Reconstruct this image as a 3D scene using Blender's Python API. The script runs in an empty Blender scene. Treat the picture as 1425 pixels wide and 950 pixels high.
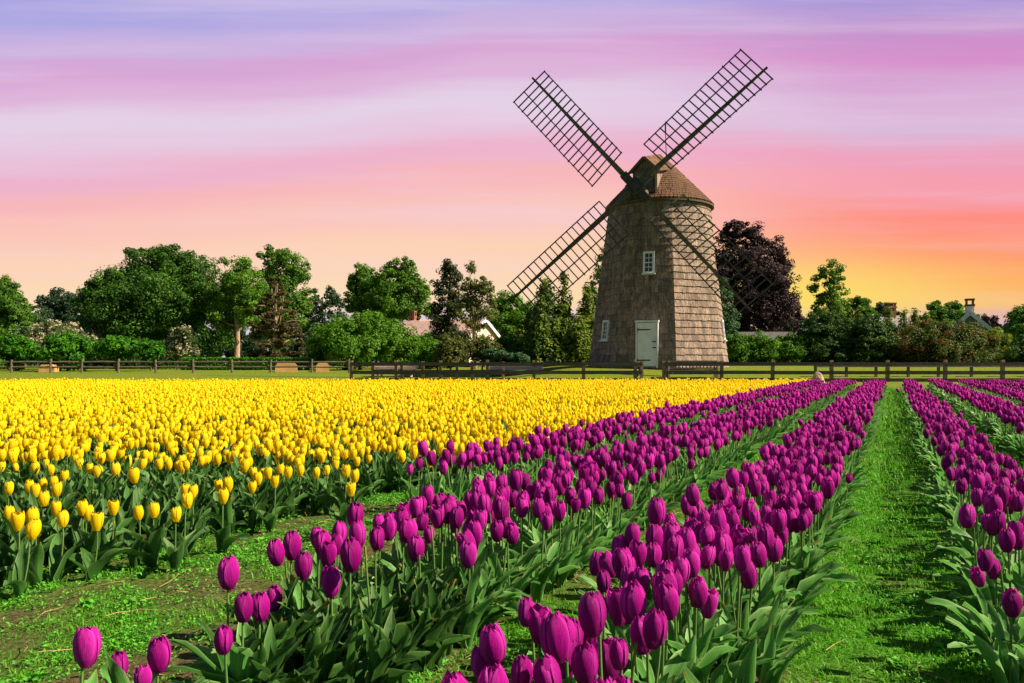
import bpy, math, random
import numpy as np
from mathutils import Vector, Matrix, noise as mnoise

# ------------------------------------------------------------------ camera, sky, sun, exposure
SC = bpy.context.scene
COL = SC.collection
R = math.radians
F = 1108.0          # focal length in pixels of the 1425 px wide photograph
CX, HY = 712.5, 506.0
CAMZ = 1.0
cd = bpy.data.cameras.new('camera'); cam = bpy.data.objects.new('camera', cd); COL.objects.link(cam)
cd.sensor_fit = 'HORIZONTAL'; cd.sensor_width = 36.0; cd.lens = 36.0 * F / 1425.0
cd.shift_y = (HY - 475.0) / 1425.0
cd.clip_start = 0.05; cd.clip_end = 6000
cam.location = (0, 0, CAMZ); cam.rotation_euler = (R(90), 0, 0)
SC.camera = cam

SUN_AZ, SUN_EL = 82.0, 40.0      # degrees from -Y (towards the camera) round to +X, and up
sdir = Vector((math.sin(R(SUN_AZ)) * math.cos(R(SUN_EL)), -math.cos(R(SUN_AZ)) * math.cos(R(SUN_EL)), math.sin(R(SUN_EL))))
sl = bpy.data.lights.new('sun', 'SUN'); sl.energy = 5.0; sl.angle = R(0.6); sl.color = (1.0, 0.81, 0.57)
so = bpy.data.objects.new('sun', sl); COL.objects.link(so); so.rotation_euler = sdir.to_track_quat('Z', 'Y').to_euler()

EXPO = 1.15
def lin(c):
    return tuple(((v / 255.0) / 12.92 if v / 255.0 <= 0.04045 else ((v / 255.0 + 0.055) / 1.055) ** 2.4) for v in c) + (1.0,)

def sky_world():
    w = bpy.data.worlds.new('World'); SC.world = w; w.use_nodes = True
    nt = w.node_tree; N = nt.nodes; L = nt.links; N.clear()
    def n(t, **k):
        x = N.new(t)
        for a, b in k.items(): setattr(x, a, b)
        return x
    def m(op, a, b=None, clamp=False):
        x = n('ShaderNodeMath', operation=op, use_clamp=clamp)
        for i, v in enumerate((a, b)):
            if v is None: continue
            if isinstance(v, (int, float)): x.inputs[i].default_value = v
            else: L.new(v, x.inputs[i])
        return x.outputs[0]
    tc = n('ShaderNodeTexCoord'); sp = n('ShaderNodeSeparateXYZ'); L.new(tc.outputs['Generated'], sp.inputs[0])
    x, y, z = sp.outputs
    hor = m('SQRT', m('ADD', m('MULTIPLY', x, x), m('MULTIPLY', y, y)))
    h = m('DIVIDE', z, m('MAXIMUM', y, 0.12))
    az = m('ARCTAN2', x, y)
    def band_noise(sx, sy, detail, rough, off):
        c = n('ShaderNodeCombineXYZ'); L.new(m('MULTIPLY', az, sx), c.inputs[0]); L.new(m('MULTIPLY', h, sy), c.inputs[1]); c.inputs[2].default_value = off
        t = n('ShaderNodeTexNoise'); t.inputs['Scale'].default_value = 1.0; t.inputs['Detail'].default_value = detail; t.inputs['Roughness'].default_value = rough
        L.new(c.outputs[0], t.inputs['Vector'])
        return m('SUBTRACT', t.outputs['Fac'], 0.5)
    big = band_noise(1.7, 3.0, 2, 0.5, 3.1)
    fine = band_noise(1.3, 30.0, 4, 0.55, 9.7)
    tilt = m('MULTIPLY', m('MULTIPLY', m('MINIMUM', m('ADD', az, 0.05), 0.0), m('MULTIPLY', h, 3.2, True)), -0.13)
    lift = m('MULTIPLY', h, 5.0, True)
    wob = m('MULTIPLY', m('ADD', m('MULTIPLY', big, 0.17), m('MULTIPLY', fine, 0.10)), lift)
    pos = m('ADD', m('ADD', m('MULTIPLY', h, 1.79), wob), tilt, True)
    def ramp(stops):
        r = n('ShaderNodeValToRGB'); cr = r.color_ramp; cr.interpolation = 'EASE'
        while len(cr.elements) > 1: cr.elements.remove(cr.elements[-1])
        cr.elements[0].position = stops[0][0]; cr.elements[0].color = lin(stops[0][1])
        for p, c in stops[1:]:
            e = cr.elements.new(p); e.color = lin(c)
        L.new(pos, r.inputs[0]); return r.outputs[0]
    left = ramp([(0, (205, 190, 220)), (.09, (222, 204, 214)), (.15, (252, 220, 182)), (.24, (253, 212, 182)), (.335, (251, 198, 186)), (.41, (247, 184, 188)),
                 (.475, (238, 180, 204)), (.55, (230, 200, 224)), (.60, (228, 208, 230)), (.66, (222, 180, 218)), (.715, (215, 166, 213)), (.77, (203, 179, 224)),
                 (.85, (168, 165, 226)), (1.0, (140, 150, 214))])
    right = ramp([(0, (185, 160, 195)), (.075, (198, 162, 192)), (.108, (222, 170, 170)), (.135, (250, 186, 118)), (.185, (255, 170, 102)), (.25, (255, 150, 112)), (.33, (254, 142, 126)),
                  (.41, (247, 160, 174)), (.475, (240, 160, 186)), (.55, (218, 186, 218)), (.61, (217, 176, 215)), (.68, (214, 144, 202)), (.745, (194, 144, 204)),
                  (.81, (165, 142, 212)), (1.0, (135, 135, 205))])
    mr = n('ShaderNodeMapRange', interpolation_type='SMOOTHSTEP'); L.new(m('ADD', az, m('MULTIPLY', big, 0.25)), mr.inputs[0])
    mr.inputs[1].default_value = 0.02; mr.inputs[2].default_value = 0.56
    mx = n('ShaderNodeMix', data_type='RGBA'); L.new(mr.outputs[0], mx.inputs[0]); L.new(left, mx.inputs[6]); L.new(right, mx.inputs[7])
    wisp = band_noise(1.1, 15.0, 6, 0.62, 21.3)
    ws = n('ShaderNodeMapRange', interpolation_type='SMOOTHSTEP'); L.new(m('ADD', wisp, m('MULTIPLY', fine, 0.5)), ws.inputs[0]); ws.inputs[1].default_value = -0.06; ws.inputs[2].default_value = 0.30
    mw = n('ShaderNodeMix', data_type='RGBA'); L.new(m('MULTIPLY', m('MULTIPLY', ws.outputs[0], 0.42), lift), mw.inputs[0]); L.new(mx.outputs[2], mw.inputs[6]); mw.inputs[7].default_value = lin((240, 216, 234))
    mx = mw
    # a clear yellow glow low down, right of the mill
    g = m('MULTIPLY', m('POWER', 2.718, m('MULTIPLY', m('POWER', m('DIVIDE', m('SUBTRACT', az, 0.35), 0.17), 2.0), -1.0)),
          m('POWER', 2.718, m('MULTIPLY', m('POWER', m('DIVIDE', m('SUBTRACT', h, 0.085), 0.045), 2.0), -1.0)))
    mg = n('ShaderNodeMix', data_type='RGBA'); L.new(m('MULTIPLY', g, 0.85), mg.inputs[0]); L.new(mx.outputs[2], mg.inputs[6]); mg.inputs[7].default_value = lin((252, 224, 100))
    # the rest of the sky, behind the camera and overhead: plain clear daylight
    st = n('ShaderNodeTexSky', sky_type='NISHITA', sun_disc=False); st.sun_elevation = R(SUN_EL)
    st.sun_rotation = R(180 - SUN_AZ)
    sc_ = n('ShaderNodeVectorMath', operation='SCALE'); L.new(st.outputs[0], sc_.inputs[0]); sc_.inputs[3].default_value = 0.028
    bk = n('ShaderNodeMapRange', interpolation_type='SMOOTHSTEP'); L.new(y, bk.inputs[0]); bk.inputs[1].default_value = 0.45; bk.inputs[2].default_value = -0.25
    up = n('ShaderNodeMapRange', interpolation_type='SMOOTHSTEP'); L.new(h, up.inputs[0]); up.inputs[1].default_value = 0.55; up.inputs[2].default_value = 1.2
    mb = n('ShaderNodeMix', data_type='RGBA'); L.new(m('MAXIMUM', bk.outputs[0], up.outputs[0]), mb.inputs[0]); gs = n('ShaderNodeVectorMath', operation='SCALE'); L.new(mg.outputs[2], gs.inputs[0]); gs.inputs[3].default_value = 2.0 ** -EXPO
    L.new(gs.outputs[0], mb.inputs[6]); L.new(sc_.outputs[0], mb.inputs[7])
    bg = n('ShaderNodeBackground'); bg.inputs[1].default_value = 1.0; L.new(mb.outputs[2], bg.inputs[0])
    out = n('ShaderNodeOutputWorld'); L.new(bg.outputs[0], out.inputs[0])
sky_world()
vs = SC.view_settings
vs.view_transform = 'Standard'; vs.look = 'None'; vs.gamma = 1.0; vs.use_curve_mapping = False; vs.exposure = EXPO
SC.cycles.max_bounces = 6; SC.cycles.transparent_max_bounces = 6; SC.cycles.diffuse_bounces = 2

rng = np.random.default_rng(11); random.seed(11)

# ------------------------------------------------------------------ helpers
def px(x, Y): return (x - CX) / F * Y
def pz(y, Y): return CAMZ - (y - HY) / F * Y
def ss(a, b, v):
    t = np.clip((np.asarray(v, float) - a) / (b - a), 0, 1); return t * t * (3 - 2 * t)
def ground(X, Y):
    X = np.asarray(X, float); Y = np.asarray(Y, float)
    base = 0.17 * ss(30, 36, Y)
    w = ss(-1.5, 4.0, X)
    rt = 0.65 * ss(36.9, 41.6, Y) + 0.22 * ss(44, 57, Y)
    lf = 0.40 * ss(37.5, 54, Y) + 0.3 * ss(56, 80, Y)
    return base + w * rt + (1 - w) * lf
def gz(x, y): return float(ground(x, y))

def mesh_np(name, V, faces, mats, midx=None, attrs=None, smooth=False):
    """V (n,3); faces: list of (m,k) int arrays; midx: list of int or arrays, one per face array"""
    me = bpy.data.meshes.new(name)
    V = np.asarray(V, np.float32)
    faces = [np.asarray(f, np.int32) for f in faces if len(f)]
    nl = sum(f.size for f in faces); nf = sum(len(f) for f in faces)
    me.vertices.add(len(V)); me.vertices.foreach_set('co', V.ravel())
    me.loops.add(nl); me.loops.foreach_set('vertex_index', np.concatenate([f.ravel() for f in faces]))
    tot = np.concatenate([np.full(len(f), f.shape[1], np.int32) for f in faces])
    st = np.concatenate([[0], np.cumsum(tot)[:-1]]).astype(np.int32)
    me.polygons.add(nf); me.polygons.foreach_set('loop_start', st); me.polygons.foreach_set('loop_total', tot)
    if midx is not None:
        me.polygons.foreach_set('material_index', np.concatenate([np.broadcast_to(np.asarray(i, np.int32), (len(f),)) for i, f in zip(midx, faces)]).astype(np.int32))
    me.polygons.foreach_set('use_smooth', np.full(nf, bool(smooth)))
    for m in mats: me.materials.append(m)
    for k, a in (attrs or {}).items():
        at = me.attributes.new(k, 'FLOAT', 'POINT'); at.data.foreach_set('value', np.asarray(a, np.float32))
    me.update(calc_edges=True); me.validate()
    return me

def link(name, me, parent=None, loc=None):
    o = bpy.data.objects.new(name, me); COL.objects.link(o)
    if parent is not None: o.parent = parent
    if loc is not None: o.location = loc
    return o
def tag(o, label=None, cat=None, group=None, kind=None):
    if label: o['label'] = label
    if cat: o['category'] = cat
    if group: o['group'] = group
    if kind: o['kind'] = kind
    return o
def thing(name, label, cat, loc=(0, 0, 0), rz=0.0, group=None):
    o = bpy.data.objects.new(name, None); COL.objects.link(o); o.empty_display_size = 0.1
    o.location = loc; o.rotation_euler = (0, 0, rz)
    return tag(o, label, cat, group)

class MB:
    """collects simple solids for one mesh"""
    def __init__(s): s.v = []; s.f4 = []; s.f3 = []; s.r = []; s.n = 0
    def add(s, V, F4=(), F3=(), rnd=None):
        V = np.asarray(V, float); s.v.append(V)
        if len(F4): s.f4.append(np.asarray(F4) + s.n)
        if len(F3): s.f3.append(np.asarray(F3) + s.n)
        s.r.append(np.full(len(V), random.random() if rnd is None else rnd)); s.n += len(V)
    def box(s, c, size, M=None, rnd=None, jit=0.0):
        x, y, z = [v / 2 for v in size]
        V = np.array([[-x, -y, -z], [x, -y, -z], [x, y, -z], [-x, y, -z], [-x, -y, z], [x, -y, z], [x, y, z], [-x, y, z]])
        if jit: V = V + rng.normal(0, jit, V.shape)
        if M is not None: V = V @ np.asarray(M).T
        s.add(V + np.asarray(c, float), [[0, 3, 2, 1], [4, 5, 6, 7], [0, 1, 5, 4], [1, 2, 6, 5], [2, 3, 7, 6], [3, 0, 4, 7]], rnd=rnd)
    def beam(s, a, b, w, d, up=(0, 0, 1), w2=None, d2=None, rnd=None):
        a = np.asarray(a, float); b = np.asarray(b, float); t = b - a; t /= np.linalg.norm(t)
        u = np.asarray(up, float); r = np.cross(t, u)
        if np.linalg.norm(r) < 1e-4: r = np.cross(t, [0, 1, 0])
        r /= np.linalg.norm(r); u = np.cross(r, t)
        w2 = w if w2 is None else w2; d2 = d if d2 is None else d2
        V = [a + sx * r * w / 2 + sy * u * d / 2 for sx, sy in ((-1, -1), (1, -1), (1, 1), (-1, 1))] + [b + sx * r * w2 / 2 + sy * u * d2 / 2 for sx, sy in ((-1, -1), (1, -1), (1, 1), (-1, 1))]
        s.add(V, [[0, 1, 2, 3], [7, 6, 5, 4], [0, 4, 5, 1], [1, 5, 6, 2], [2, 6, 7, 3], [3, 7, 4, 0]], rnd=rnd)
    def tube(s, pts, rad, k=8, rnd=None, cap=True):
        P = np.asarray(pts, float); n = len(P); rad = np.broadcast_to(np.asarray(rad, float), (n,))
        V = []; ref = np.array([0.13, 0.97, 0.2])
        for i in range(n):
            t = P[min(i + 1, n - 1)] - P[max(i - 1, 0)]; t /= np.linalg.norm(t) + 1e-9
            a = np.cross(t, ref); a /= np.linalg.norm(a) + 1e-9; b = np.cross(t, a)
            for j in range(k):
                q = 2 * math.pi * j / k; V.append(P[i] + rad[i] * (math.cos(q) * a + math.sin(q) * b))
        Fq = [[i * k + j, i * k + (j + 1) % k, (i + 1) * k + (j + 1) % k, (i + 1) * k + j] for i in range(n - 1) for j in range(k)]
        F3 = []
        if cap:
            V.append(P[0]); V.append(P[-1]); a, b = n * k, n * k + 1
            F3 = [[a, (j + 1) % k, j] for j in range(k)] + [[b, (n - 1) * k + j, (n - 1) * k + (j + 1) % k] for j in range(k)]
        s.add(V, Fq, F3, rnd=rnd)
    def prism(s, poly, y0, y1, M=None, c=(0, 0, 0), rnd=None):
        """poly in (x,z), extruded along y; convex"""
        n = len(poly); V = np.array([[x, y0, z] for x, z in poly] + [[x, y1, z] for x, z in poly], float)
        if M is not None: V = V @ np.asarray(M).T
        F4 = [[i, (i + 1) % n, n + (i + 1) % n, n + i] for i in range(n)]
        F3 = [[0, i + 1, i] for i in range(1, n - 1)] + [[n, n + i, n + i + 1] for i in range(1, n - 1)]
        s.add(V + np.asarray(c, float), F4, F3, rnd=rnd)
    def mesh(s, name, mat, smooth=False):
        fs = []
        if s.f4: fs.append(np.concatenate(s.f4))
        if s.f3: fs.append(np.concatenate(s.f3))
        return mesh_np(name, np.concatenate(s.v), fs, [mat], attrs={'rnd': np.concatenate(s.r)}, smooth=smooth)
    def obj(s, name, mat, parent=None, smooth=False, loc=None):
        return link(name, s.mesh(name, mat, smooth), parent, loc)

def rotz(a):
    c, s = math.cos(a), math.sin(a); return np.array([[c, -s, 0], [s, c, 0], [0, 0, 1.0]])

# ------------------------------------------------------------------ materials
def new_mat(name):
    m = bpy.data.materials.new(name); m.use_nodes = True; nt = m.node_tree; nt.nodes.clear()
    return m, nt
class G:
    """tiny node graph writer"""
    def __init__(s, nt): s.nt = nt
    def n(s, t, **k):
        x = s.nt.nodes.new(t)
        for a, b in k.items(): setattr(x, a, b)
        return x
    def put(s, sock, v):
        if isinstance(v, (int, float)): sock.default_value = v
        elif isinstance(v, (tuple, list)): sock.default_value = tuple(v) if len(v) == 4 or sock.type == 'VECTOR' else tuple(v) + (1,)
        else: s.nt.links.new(v, sock)
    def m(s, op, a, b=0.0, clamp=False):
        x = s.n('ShaderNodeMath', operation=op, use_clamp=clamp); s.put(x.inputs[0], a); s.put(x.inputs[1], b); return x.outputs[0]
    def attr(s, name): return s.n('ShaderNodeAttribute', attribute_name=name).outputs['Fac']
    def mix(s, f, a, b, blend='MIX'):
        x = s.n('ShaderNodeMix', data_type='RGBA', blend_type=blend); s.put(x.inputs[0], f); s.put(x.inputs[6], a); s.put(x.inputs[7], b); return x.outputs[2]
    def noise(s, scale, detail=3, rough=0.55, vec=None, dist=0.0):
        x = s.n('ShaderNodeTexNoise'); x.inputs['Scale'].default_value = scale; x.inputs['Detail'].default_value = detail; x.inputs['Roughness'].default_value = rough
        x.inputs['Distortion'].default_value = dist
        if vec is not None: s.nt.links.new(vec, x.inputs['Vector'])
        return x.outputs['Fac']
    def obj(s): return s.n('ShaderNodeTexCoord').outputs['Object']
    def scl(s, v, sc):
        x = s.n('ShaderNodeVectorMath', operation='MULTIPLY'); s.nt.links.new(v, x.inputs[0]); x.inputs[1].default_value = sc; return x.outputs[0]
    def rng(s, v, a, b, c=0.0, d=1.0):
        x = s.n('ShaderNodeMapRange', interpolation_type='SMOOTHSTEP'); s.put(x.inputs[0], v)
        for i, q in enumerate((a, b, c, d)): x.inputs[i + 1].default_value = q
        return x.outputs[0]
    def bump(s, hgt, st=0.4, dist=0.02):
        x = s.n('ShaderNodeBump'); x.inputs['Strength'].default_value = st; x.inputs['Distance'].default_value = dist; s.put(x.inputs['Height'], hgt); return x.outputs[0]
    def bsdf(s, col, rough=0.8, spec=0.3, normal=None, trans=0.0, tcol=None, metal=0.0):
        p = s.n('ShaderNodeBsdfPrincipled'); s.put(p.inputs['Base Color'], col); s.put(p.inputs['Roughness'], rough)
        p.inputs['Specular IOR Level'].default_value = spec; p.inputs['Metallic'].default_value = metal
        if normal is not None: s.nt.links.new(normal, p.inputs['Normal'])
        o = s.n('ShaderNodeOutputMaterial'); sh = p.outputs[0]
        if trans > 0:
            t = s.n('ShaderNodeBsdfTranslucent'); s.put(t.inputs[0], tcol if tcol is not None else col)
            mx = s.n('ShaderNodeMixShader'); mx.inputs[0].default_value = trans
            s.nt.links.new(sh, mx.inputs[1]); s.nt.links.new(t.outputs[0], mx.inputs[2]); sh = mx.outputs[0]
        s.nt.links.new(sh, o.inputs[0])

def rnd_fac(g):
    oi = g.n('ShaderNodeObjectInfo').outputs['Random']
    return g.m('FRACT', g.m('ADD', g.attr('rnd'), oi))

def petal_mat(name, dark, mid, light, trans):
    m, nt = new_mat(name); g = G(nt)
    r = rnd_fac(g); t = g.attr('tt'); e = g.attr('ee')
    v = g.n('ShaderNodeCombineXYZ'); g.put(v.inputs[0], g.m('MULTIPLY', e, 9.0)); g.put(v.inputs[1], g.m('MULTIPLY', t, 1.6)); g.put(v.inputs[2], g.m('MULTIPLY', r, 40.0))
    streak = g.rng(g.noise(2.2, 4, 0.65, v.outputs[0]), .30, .70)
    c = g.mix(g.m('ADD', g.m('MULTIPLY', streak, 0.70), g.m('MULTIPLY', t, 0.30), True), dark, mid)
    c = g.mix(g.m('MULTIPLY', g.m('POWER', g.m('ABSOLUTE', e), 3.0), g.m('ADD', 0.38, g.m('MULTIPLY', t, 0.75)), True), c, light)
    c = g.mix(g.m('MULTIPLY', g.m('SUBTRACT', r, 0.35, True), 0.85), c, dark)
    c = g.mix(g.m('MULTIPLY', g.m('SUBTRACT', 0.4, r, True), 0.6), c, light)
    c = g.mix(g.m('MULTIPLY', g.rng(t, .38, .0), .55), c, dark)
    g.bsdf(c, 0.5, 0.13, g.bump(streak, 0.5, 0.004), trans)
    return m
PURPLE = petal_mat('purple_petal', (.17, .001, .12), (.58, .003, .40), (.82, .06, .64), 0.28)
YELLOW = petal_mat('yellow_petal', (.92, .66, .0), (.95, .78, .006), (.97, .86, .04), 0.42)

def leaf_mat(name, a, b, edge, trans=0.25, rough=0.42, spec=0.25):
    m, nt = new_mat(name); g = G(nt); r = rnd_fac(g); e = g.m('ABSOLUTE', g.attr('ee')); t = g.attr('tt')
    c = g.mix(r, a, b)
    c = g.mix(g.m('MULTIPLY', g.m('POWER', e, 9.0), 0.9), c, edge)
    c = g.mix(g.m('MULTIPLY', g.m('POWER', g.m('SUBTRACT', 1.0, e, True), 14.0), 0.35), c, edge)
    v = g.n('ShaderNodeCombineXYZ'); g.put(v.inputs[0], g.m('MULTIPLY', g.attr('ee'), 7.0)); g.put(v.inputs[1], g.m('MULTIPLY', t, 1.2)); g.put(v.inputs[2], g.m('MULTIPLY', r, 33.0))
    s = g.noise(2.4, 3, 0.6, v.outputs[0])
    c = g.mix(g.m('MULTIPLY', g.m('SUBTRACT', s, 0.42, True), 1.2), c, edge)
    c = g.mix(g.m('MULTIPLY', g.rng(t, 0.86, 1.0), g.rng(r, 0.86, 0.96)), c, (.30, .20, .05))
    g.bsdf(c, rough, spec, g.bump(s, 0.35, 0.005), trans)
    return m
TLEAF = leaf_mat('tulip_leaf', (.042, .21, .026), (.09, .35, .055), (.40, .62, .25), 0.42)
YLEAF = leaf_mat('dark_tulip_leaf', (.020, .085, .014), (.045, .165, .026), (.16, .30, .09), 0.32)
STEM = leaf_mat('tulip_stem', (.06, .16, .04), (.10, .22, .05), (.12, .2, .06), 0.0)
GRASS = leaf_mat('grass_blade', (.024, .165, .005), (.085, .38, .012), (.18, .42, .03), 0.35, 0.6, 0.2)
WEED = leaf_mat('weed_leaf', (.025, .21, .008), (.085, .42, .016), (.14, .44, .05), 0.3, 0.55, 0.25)
STRAW = leaf_mat('dry_straw', (.25, .17, .07), (.40, .30, .14), (.4, .3, .14), 0.1, 0.7, 0.2)

def foliage(name, dark, light, trans=0.38, tip=None):
    m, nt = new_mat(name); g = G(nt); r = rnd_fac(g)
    c = g.mix(r, dark, light)
    if tip is not None: c = g.mix(g.attr('tip'), c, tip)
    g.bsdf(c, 0.55, 0.25, None, trans)
    return m
def bark(name, a, b):
    m, nt = new_mat(name); g = G(nt); o = g.scl(g.obj(), (5, 5, 1.2)); nn = g.noise(3.0, 5, 0.65, o)
    g.bsdf(g.mix(g.rng(nn, .3, .7), a, b), 0.9, 0.15, g.bump(nn, 0.6, 0.05)); return m
BARK = bark('bark', (.05, .035, .025), (.16, .11, .075)); PALEBARK = bark('pale_bark', (.22, .15, .10), (.45, .33, .24))

def wood(name, a, b, lichen=None, along=(1.2, 9, 9), rough=0.85):
    m, nt = new_mat(name); g = G(nt); r = g.attr('rnd'); o = g.obj()
    nn = g.noise(2.5, 5, 0.65, g.scl(o, along)); n2 = g.noise(1.3, 4, 0.6, o)
    c = g.mix(g.rng(nn, .3, .7), a, b)
    c = g.mix(g.m('MULTIPLY', r, .5), c, tuple(v * 0.6 for v in a))
    if lichen is not None: c = g.mix(g.rng(g.noise(9, 4, 0.7, o), .60, .72), c, lichen)
    c = g.mix(g.m('MULTIPLY', g.rng(n2, .5, .75), .4), c, tuple(v * 0.55 for v in a))
    g.bsdf(c, rough, 0.2, g.bump(nn, 0.5, 0.02)); return m
PLANK = wood('dark_fence_plank', (.018, .020, .018), (.045, .045, .038), lichen=(.15, .19, .12))
POST = wood('fence_post_wood', (.15, .115, .08), (.34, .26, .18), along=(8, 8, 1.0))
RAILW = wood('weathered_rail', (.09, .08, .065), (.22, .19, .15))
DARKWOOD = wood('dark_timber', (.045, .048, .050), (.11, .105, .095), along=(4, 4, 4))
TIMBER = wood('weathered_timber', (.075, .065, .05), (.19, .155, .11), along=(3, 3, 3))
TANWOOD = wood('tan_wood', (.42, .25, .10), (.62, .40, .17))
PALEWOOD = wood('pale_bench_wood', (.66, .50, .44), (.80, .66, .58))
WHITEP = wood('white_paint', (.74, .79, .90), (.80, .84, .92), along=(1.5, 1.5, .6), rough=.55)
IRON = wood('black_iron', (.012, .012, .014), (.03, .03, .03), rough=.5)

def shingle_mat(name, a, b, c_, moss=None):
    m, nt = new_mat(name); g = G(nt); r = g.attr('rnd'); o = g.obj()
    s = g.noise(1.0, 5, .7, g.scl(o, (16, 16, 1.6))); big = g.noise(.55, 4, .6, o); drip = g.noise(1.0, 4, .6, g.scl(o, (2.2, 2.2, .35)))
    c = g.mix(g.rng(s, .28, .72), a, b)
    c = g.mix(g.m('MULTIPLY', g.m('POWER', r, 1.6), .8), c, c_)
    c = g.mix(g.m('MULTIPLY', g.rng(drip, .50, .74), .55), c, tuple(v * .45 for v in a))
    if moss is not None: c = g.mix(g.m('MULTIPLY', g.rng(big, .58, .7), g.rng(g.noise(11, 3, .6, o), .55, .66)), c, moss)
    g.bsdf(c, .9, .15, g.bump(s, .55, .02)); return m
SHINGLE = shingle_mat('wall_shingle', (.075, .068, .066), (.47, .35, .28), (.11, .093, .085))
ROOFSH = shingle_mat('cap_shingle', (.065, .038, .027), (.21, .12, .075), (.11, .065, .045), moss=(.36, .28, .06))
PINKROOF = shingle_mat('pink_roof', (.52, .36, .34), (.74, .54, .51), (.58, .42, .40))
GREYROOF = shingle_mat('grey_roof', (.20, .19, .20), (.38, .36, .37), (.28, .26, .27))
SIDING = shingle_mat('house_siding', (.46, .39, .36), (.66, .58, .54), (.52, .46, .42))
BLUESIDE = shingle_mat('blue_siding', (.16, .18, .23), (.27, .30, .36), (.2, .22, .28))
BRICK = shingle_mat('brick', (.16, .07, .05), (.30, .14, .10), (.2, .1, .07))
WHITEBRICK = shingle_mat('white_brick', (.62, .64, .70), (.78, .79, .84), (.66, .67, .72))
def plain(name, col, rough=.6, spec=.3):
    m, nt = new_mat(name); g = G(nt); nn = g.noise(4, 4, .6, g.obj()); g.bsdf(g.mix(nn, tuple(v * .8 for v in col), tuple(min(1, v * 1.15) for v in col)), rough, spec); return m
GLASS = plain('window_glass', (.03, .045, .065), .08, .6)
STONE = shingle_mat('stone', (.34, .22, .18), (.55, .40, .34), (.4, .28, .24))

def ground_mat():
    m, nt = new_mat('field_and_lawn'); g = G(nt); o = g.obj(); lw = g.attr('lawn'); so_ = g.attr('soil')
    fine = g.noise(38, 5, .7, o); mid = g.noise(6, 5, .65, o); big = g.noise(.7, 4, .6, o)
    soil = g.mix(g.rng(fine, .3, .7), (.035, .023, .013), (.15, .10, .06))
    moss = g.mix(g.rng(fine, .3, .7), (.02, .12, .004), (.07, .30, .009))
    fld = g.mix(g.m('ADD', so_, g.m('MULTIPLY', g.m('SUBTRACT', mid, .5), .6), True), moss, soil)
    lawn = g.mix(g.rng(fine, .3, .7), (.07, .115, .008), (.19, .22, .02))
    lawn = g.mix(g.rng(big, .35, .7), lawn, (.11, .18, .012)); lawn = g.mix(g.m('MULTIPLY', g.rng(mid, .5, .75), .5), lawn, (.26, .24, .06))
    c = g.mix(lw, fld, lawn)
    g.bsdf(c, .95, .1, g.bump(g.m('ADD', fine, g.m('MULTIPLY', mid, 1.5)), .9, .03)); return m
GROUND = ground_mat()

# ------------------------------------------------------------------ ground
VPT = (1245.0 - CX) / F            # rows run along (VPT, 1)
ROWS = [(-2.88, .27, 5.0, 29.0), (-1.81, .30, 2.75, 29.0), (-.645, .275, 1.3, 28.5), (.51, .19, 1.3, 29.0), (1.54, .22, 2.0, 31.0), (2.6, .23, 2.0, 30.0), (3.65, .24, 2.0, 30.0), (4.7, .24, 3.0, 30.0), (5.75, .24, 5.0, 30.0)]
YEDGE, YEND = -3.52, 33.0

def nz(x, y, s, off=0.0): return mnoise.noise(Vector((x * s + off, y * s - off, off * .7)))
def soilness(x, y):
    u = x - VPT * y
    v = .30 + .45 * nz(x, y, 1.5, 3.0) + .45 * nz(x, y, 4.3, 8.0) + .25 * nz(x, y, 11, 2.0)
    if -4.1 < u < -2.1 and y < 7: v += .24 * float(ss(7, 3, y))
    for (c, hw, a, b) in ROWS:
        if abs(u - c) < hw and a - .1 < y < b: v += .45
    if u < -2.0 and y < 8: v += .10
    if -.35 < u < .3: v -= .25
    if -1.3 < u < -.85: v += .12
    return min(1.0, max(0.0, v))

def build_ground():
    def axis(parts): return np.unique(np.concatenate(parts).round(4))
    xs = axis([-np.geomspace(40, 2500, 22), np.arange(-40, -5, 1.0), np.arange(-5, 6, .09), np.arange(6, 41, 1.0), np.geomspace(41, 2500, 22)])
    ys = axis([-np.geomspace(1, 300, 14), np.arange(-.9, .6, .3), np.arange(.6, 9, .09), np.arange(9, 62, .6), np.geomspace(62, 3000, 30)])
    X, Y = np.meshgrid(xs, ys); Z = ground(X, Y)
    nearm = (X > -5) & (X < 6) & (Y > .6) & (Y < 9)
    Z0 = np.zeros_like(Z); S = np.full_like(Z, .3)
    for i, j in zip(*np.where((Y < 32) & (Y > 0) & (abs(X) < 30))):
        x, y = X[i, j], Y[i, j]
        if nearm[i, j]:
            Z0[i, j] = .016 * nz(x, y, 4.0) + .010 * nz(x, y, 11.0, 5.0)
        S[i, j] = soilness(x, y)
    Z = Z + Z0
    lawn = ss(30.5, 33.5, Y)
    ny, nx = X.shape; idx = np.arange(ny * nx).reshape(ny, nx)
    Fq = np.stack([idx[:-1, :-1], idx[:-1, 1:], idx[1:, 1:], idx[1:, :-1]], -1).reshape(-1, 4)
    me = mesh_np('ground', np.stack([X, Y, Z], -1).reshape(-1, 3), [Fq], [GROUND], attrs={'lawn': lawn.ravel(), 'soil': S.ravel()}, smooth=True)
    o = link('ground', me); tag(o, 'soil and lawn of the flat tulip field rising to the mill', 'ground', kind='structure')
build_ground()

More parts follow.
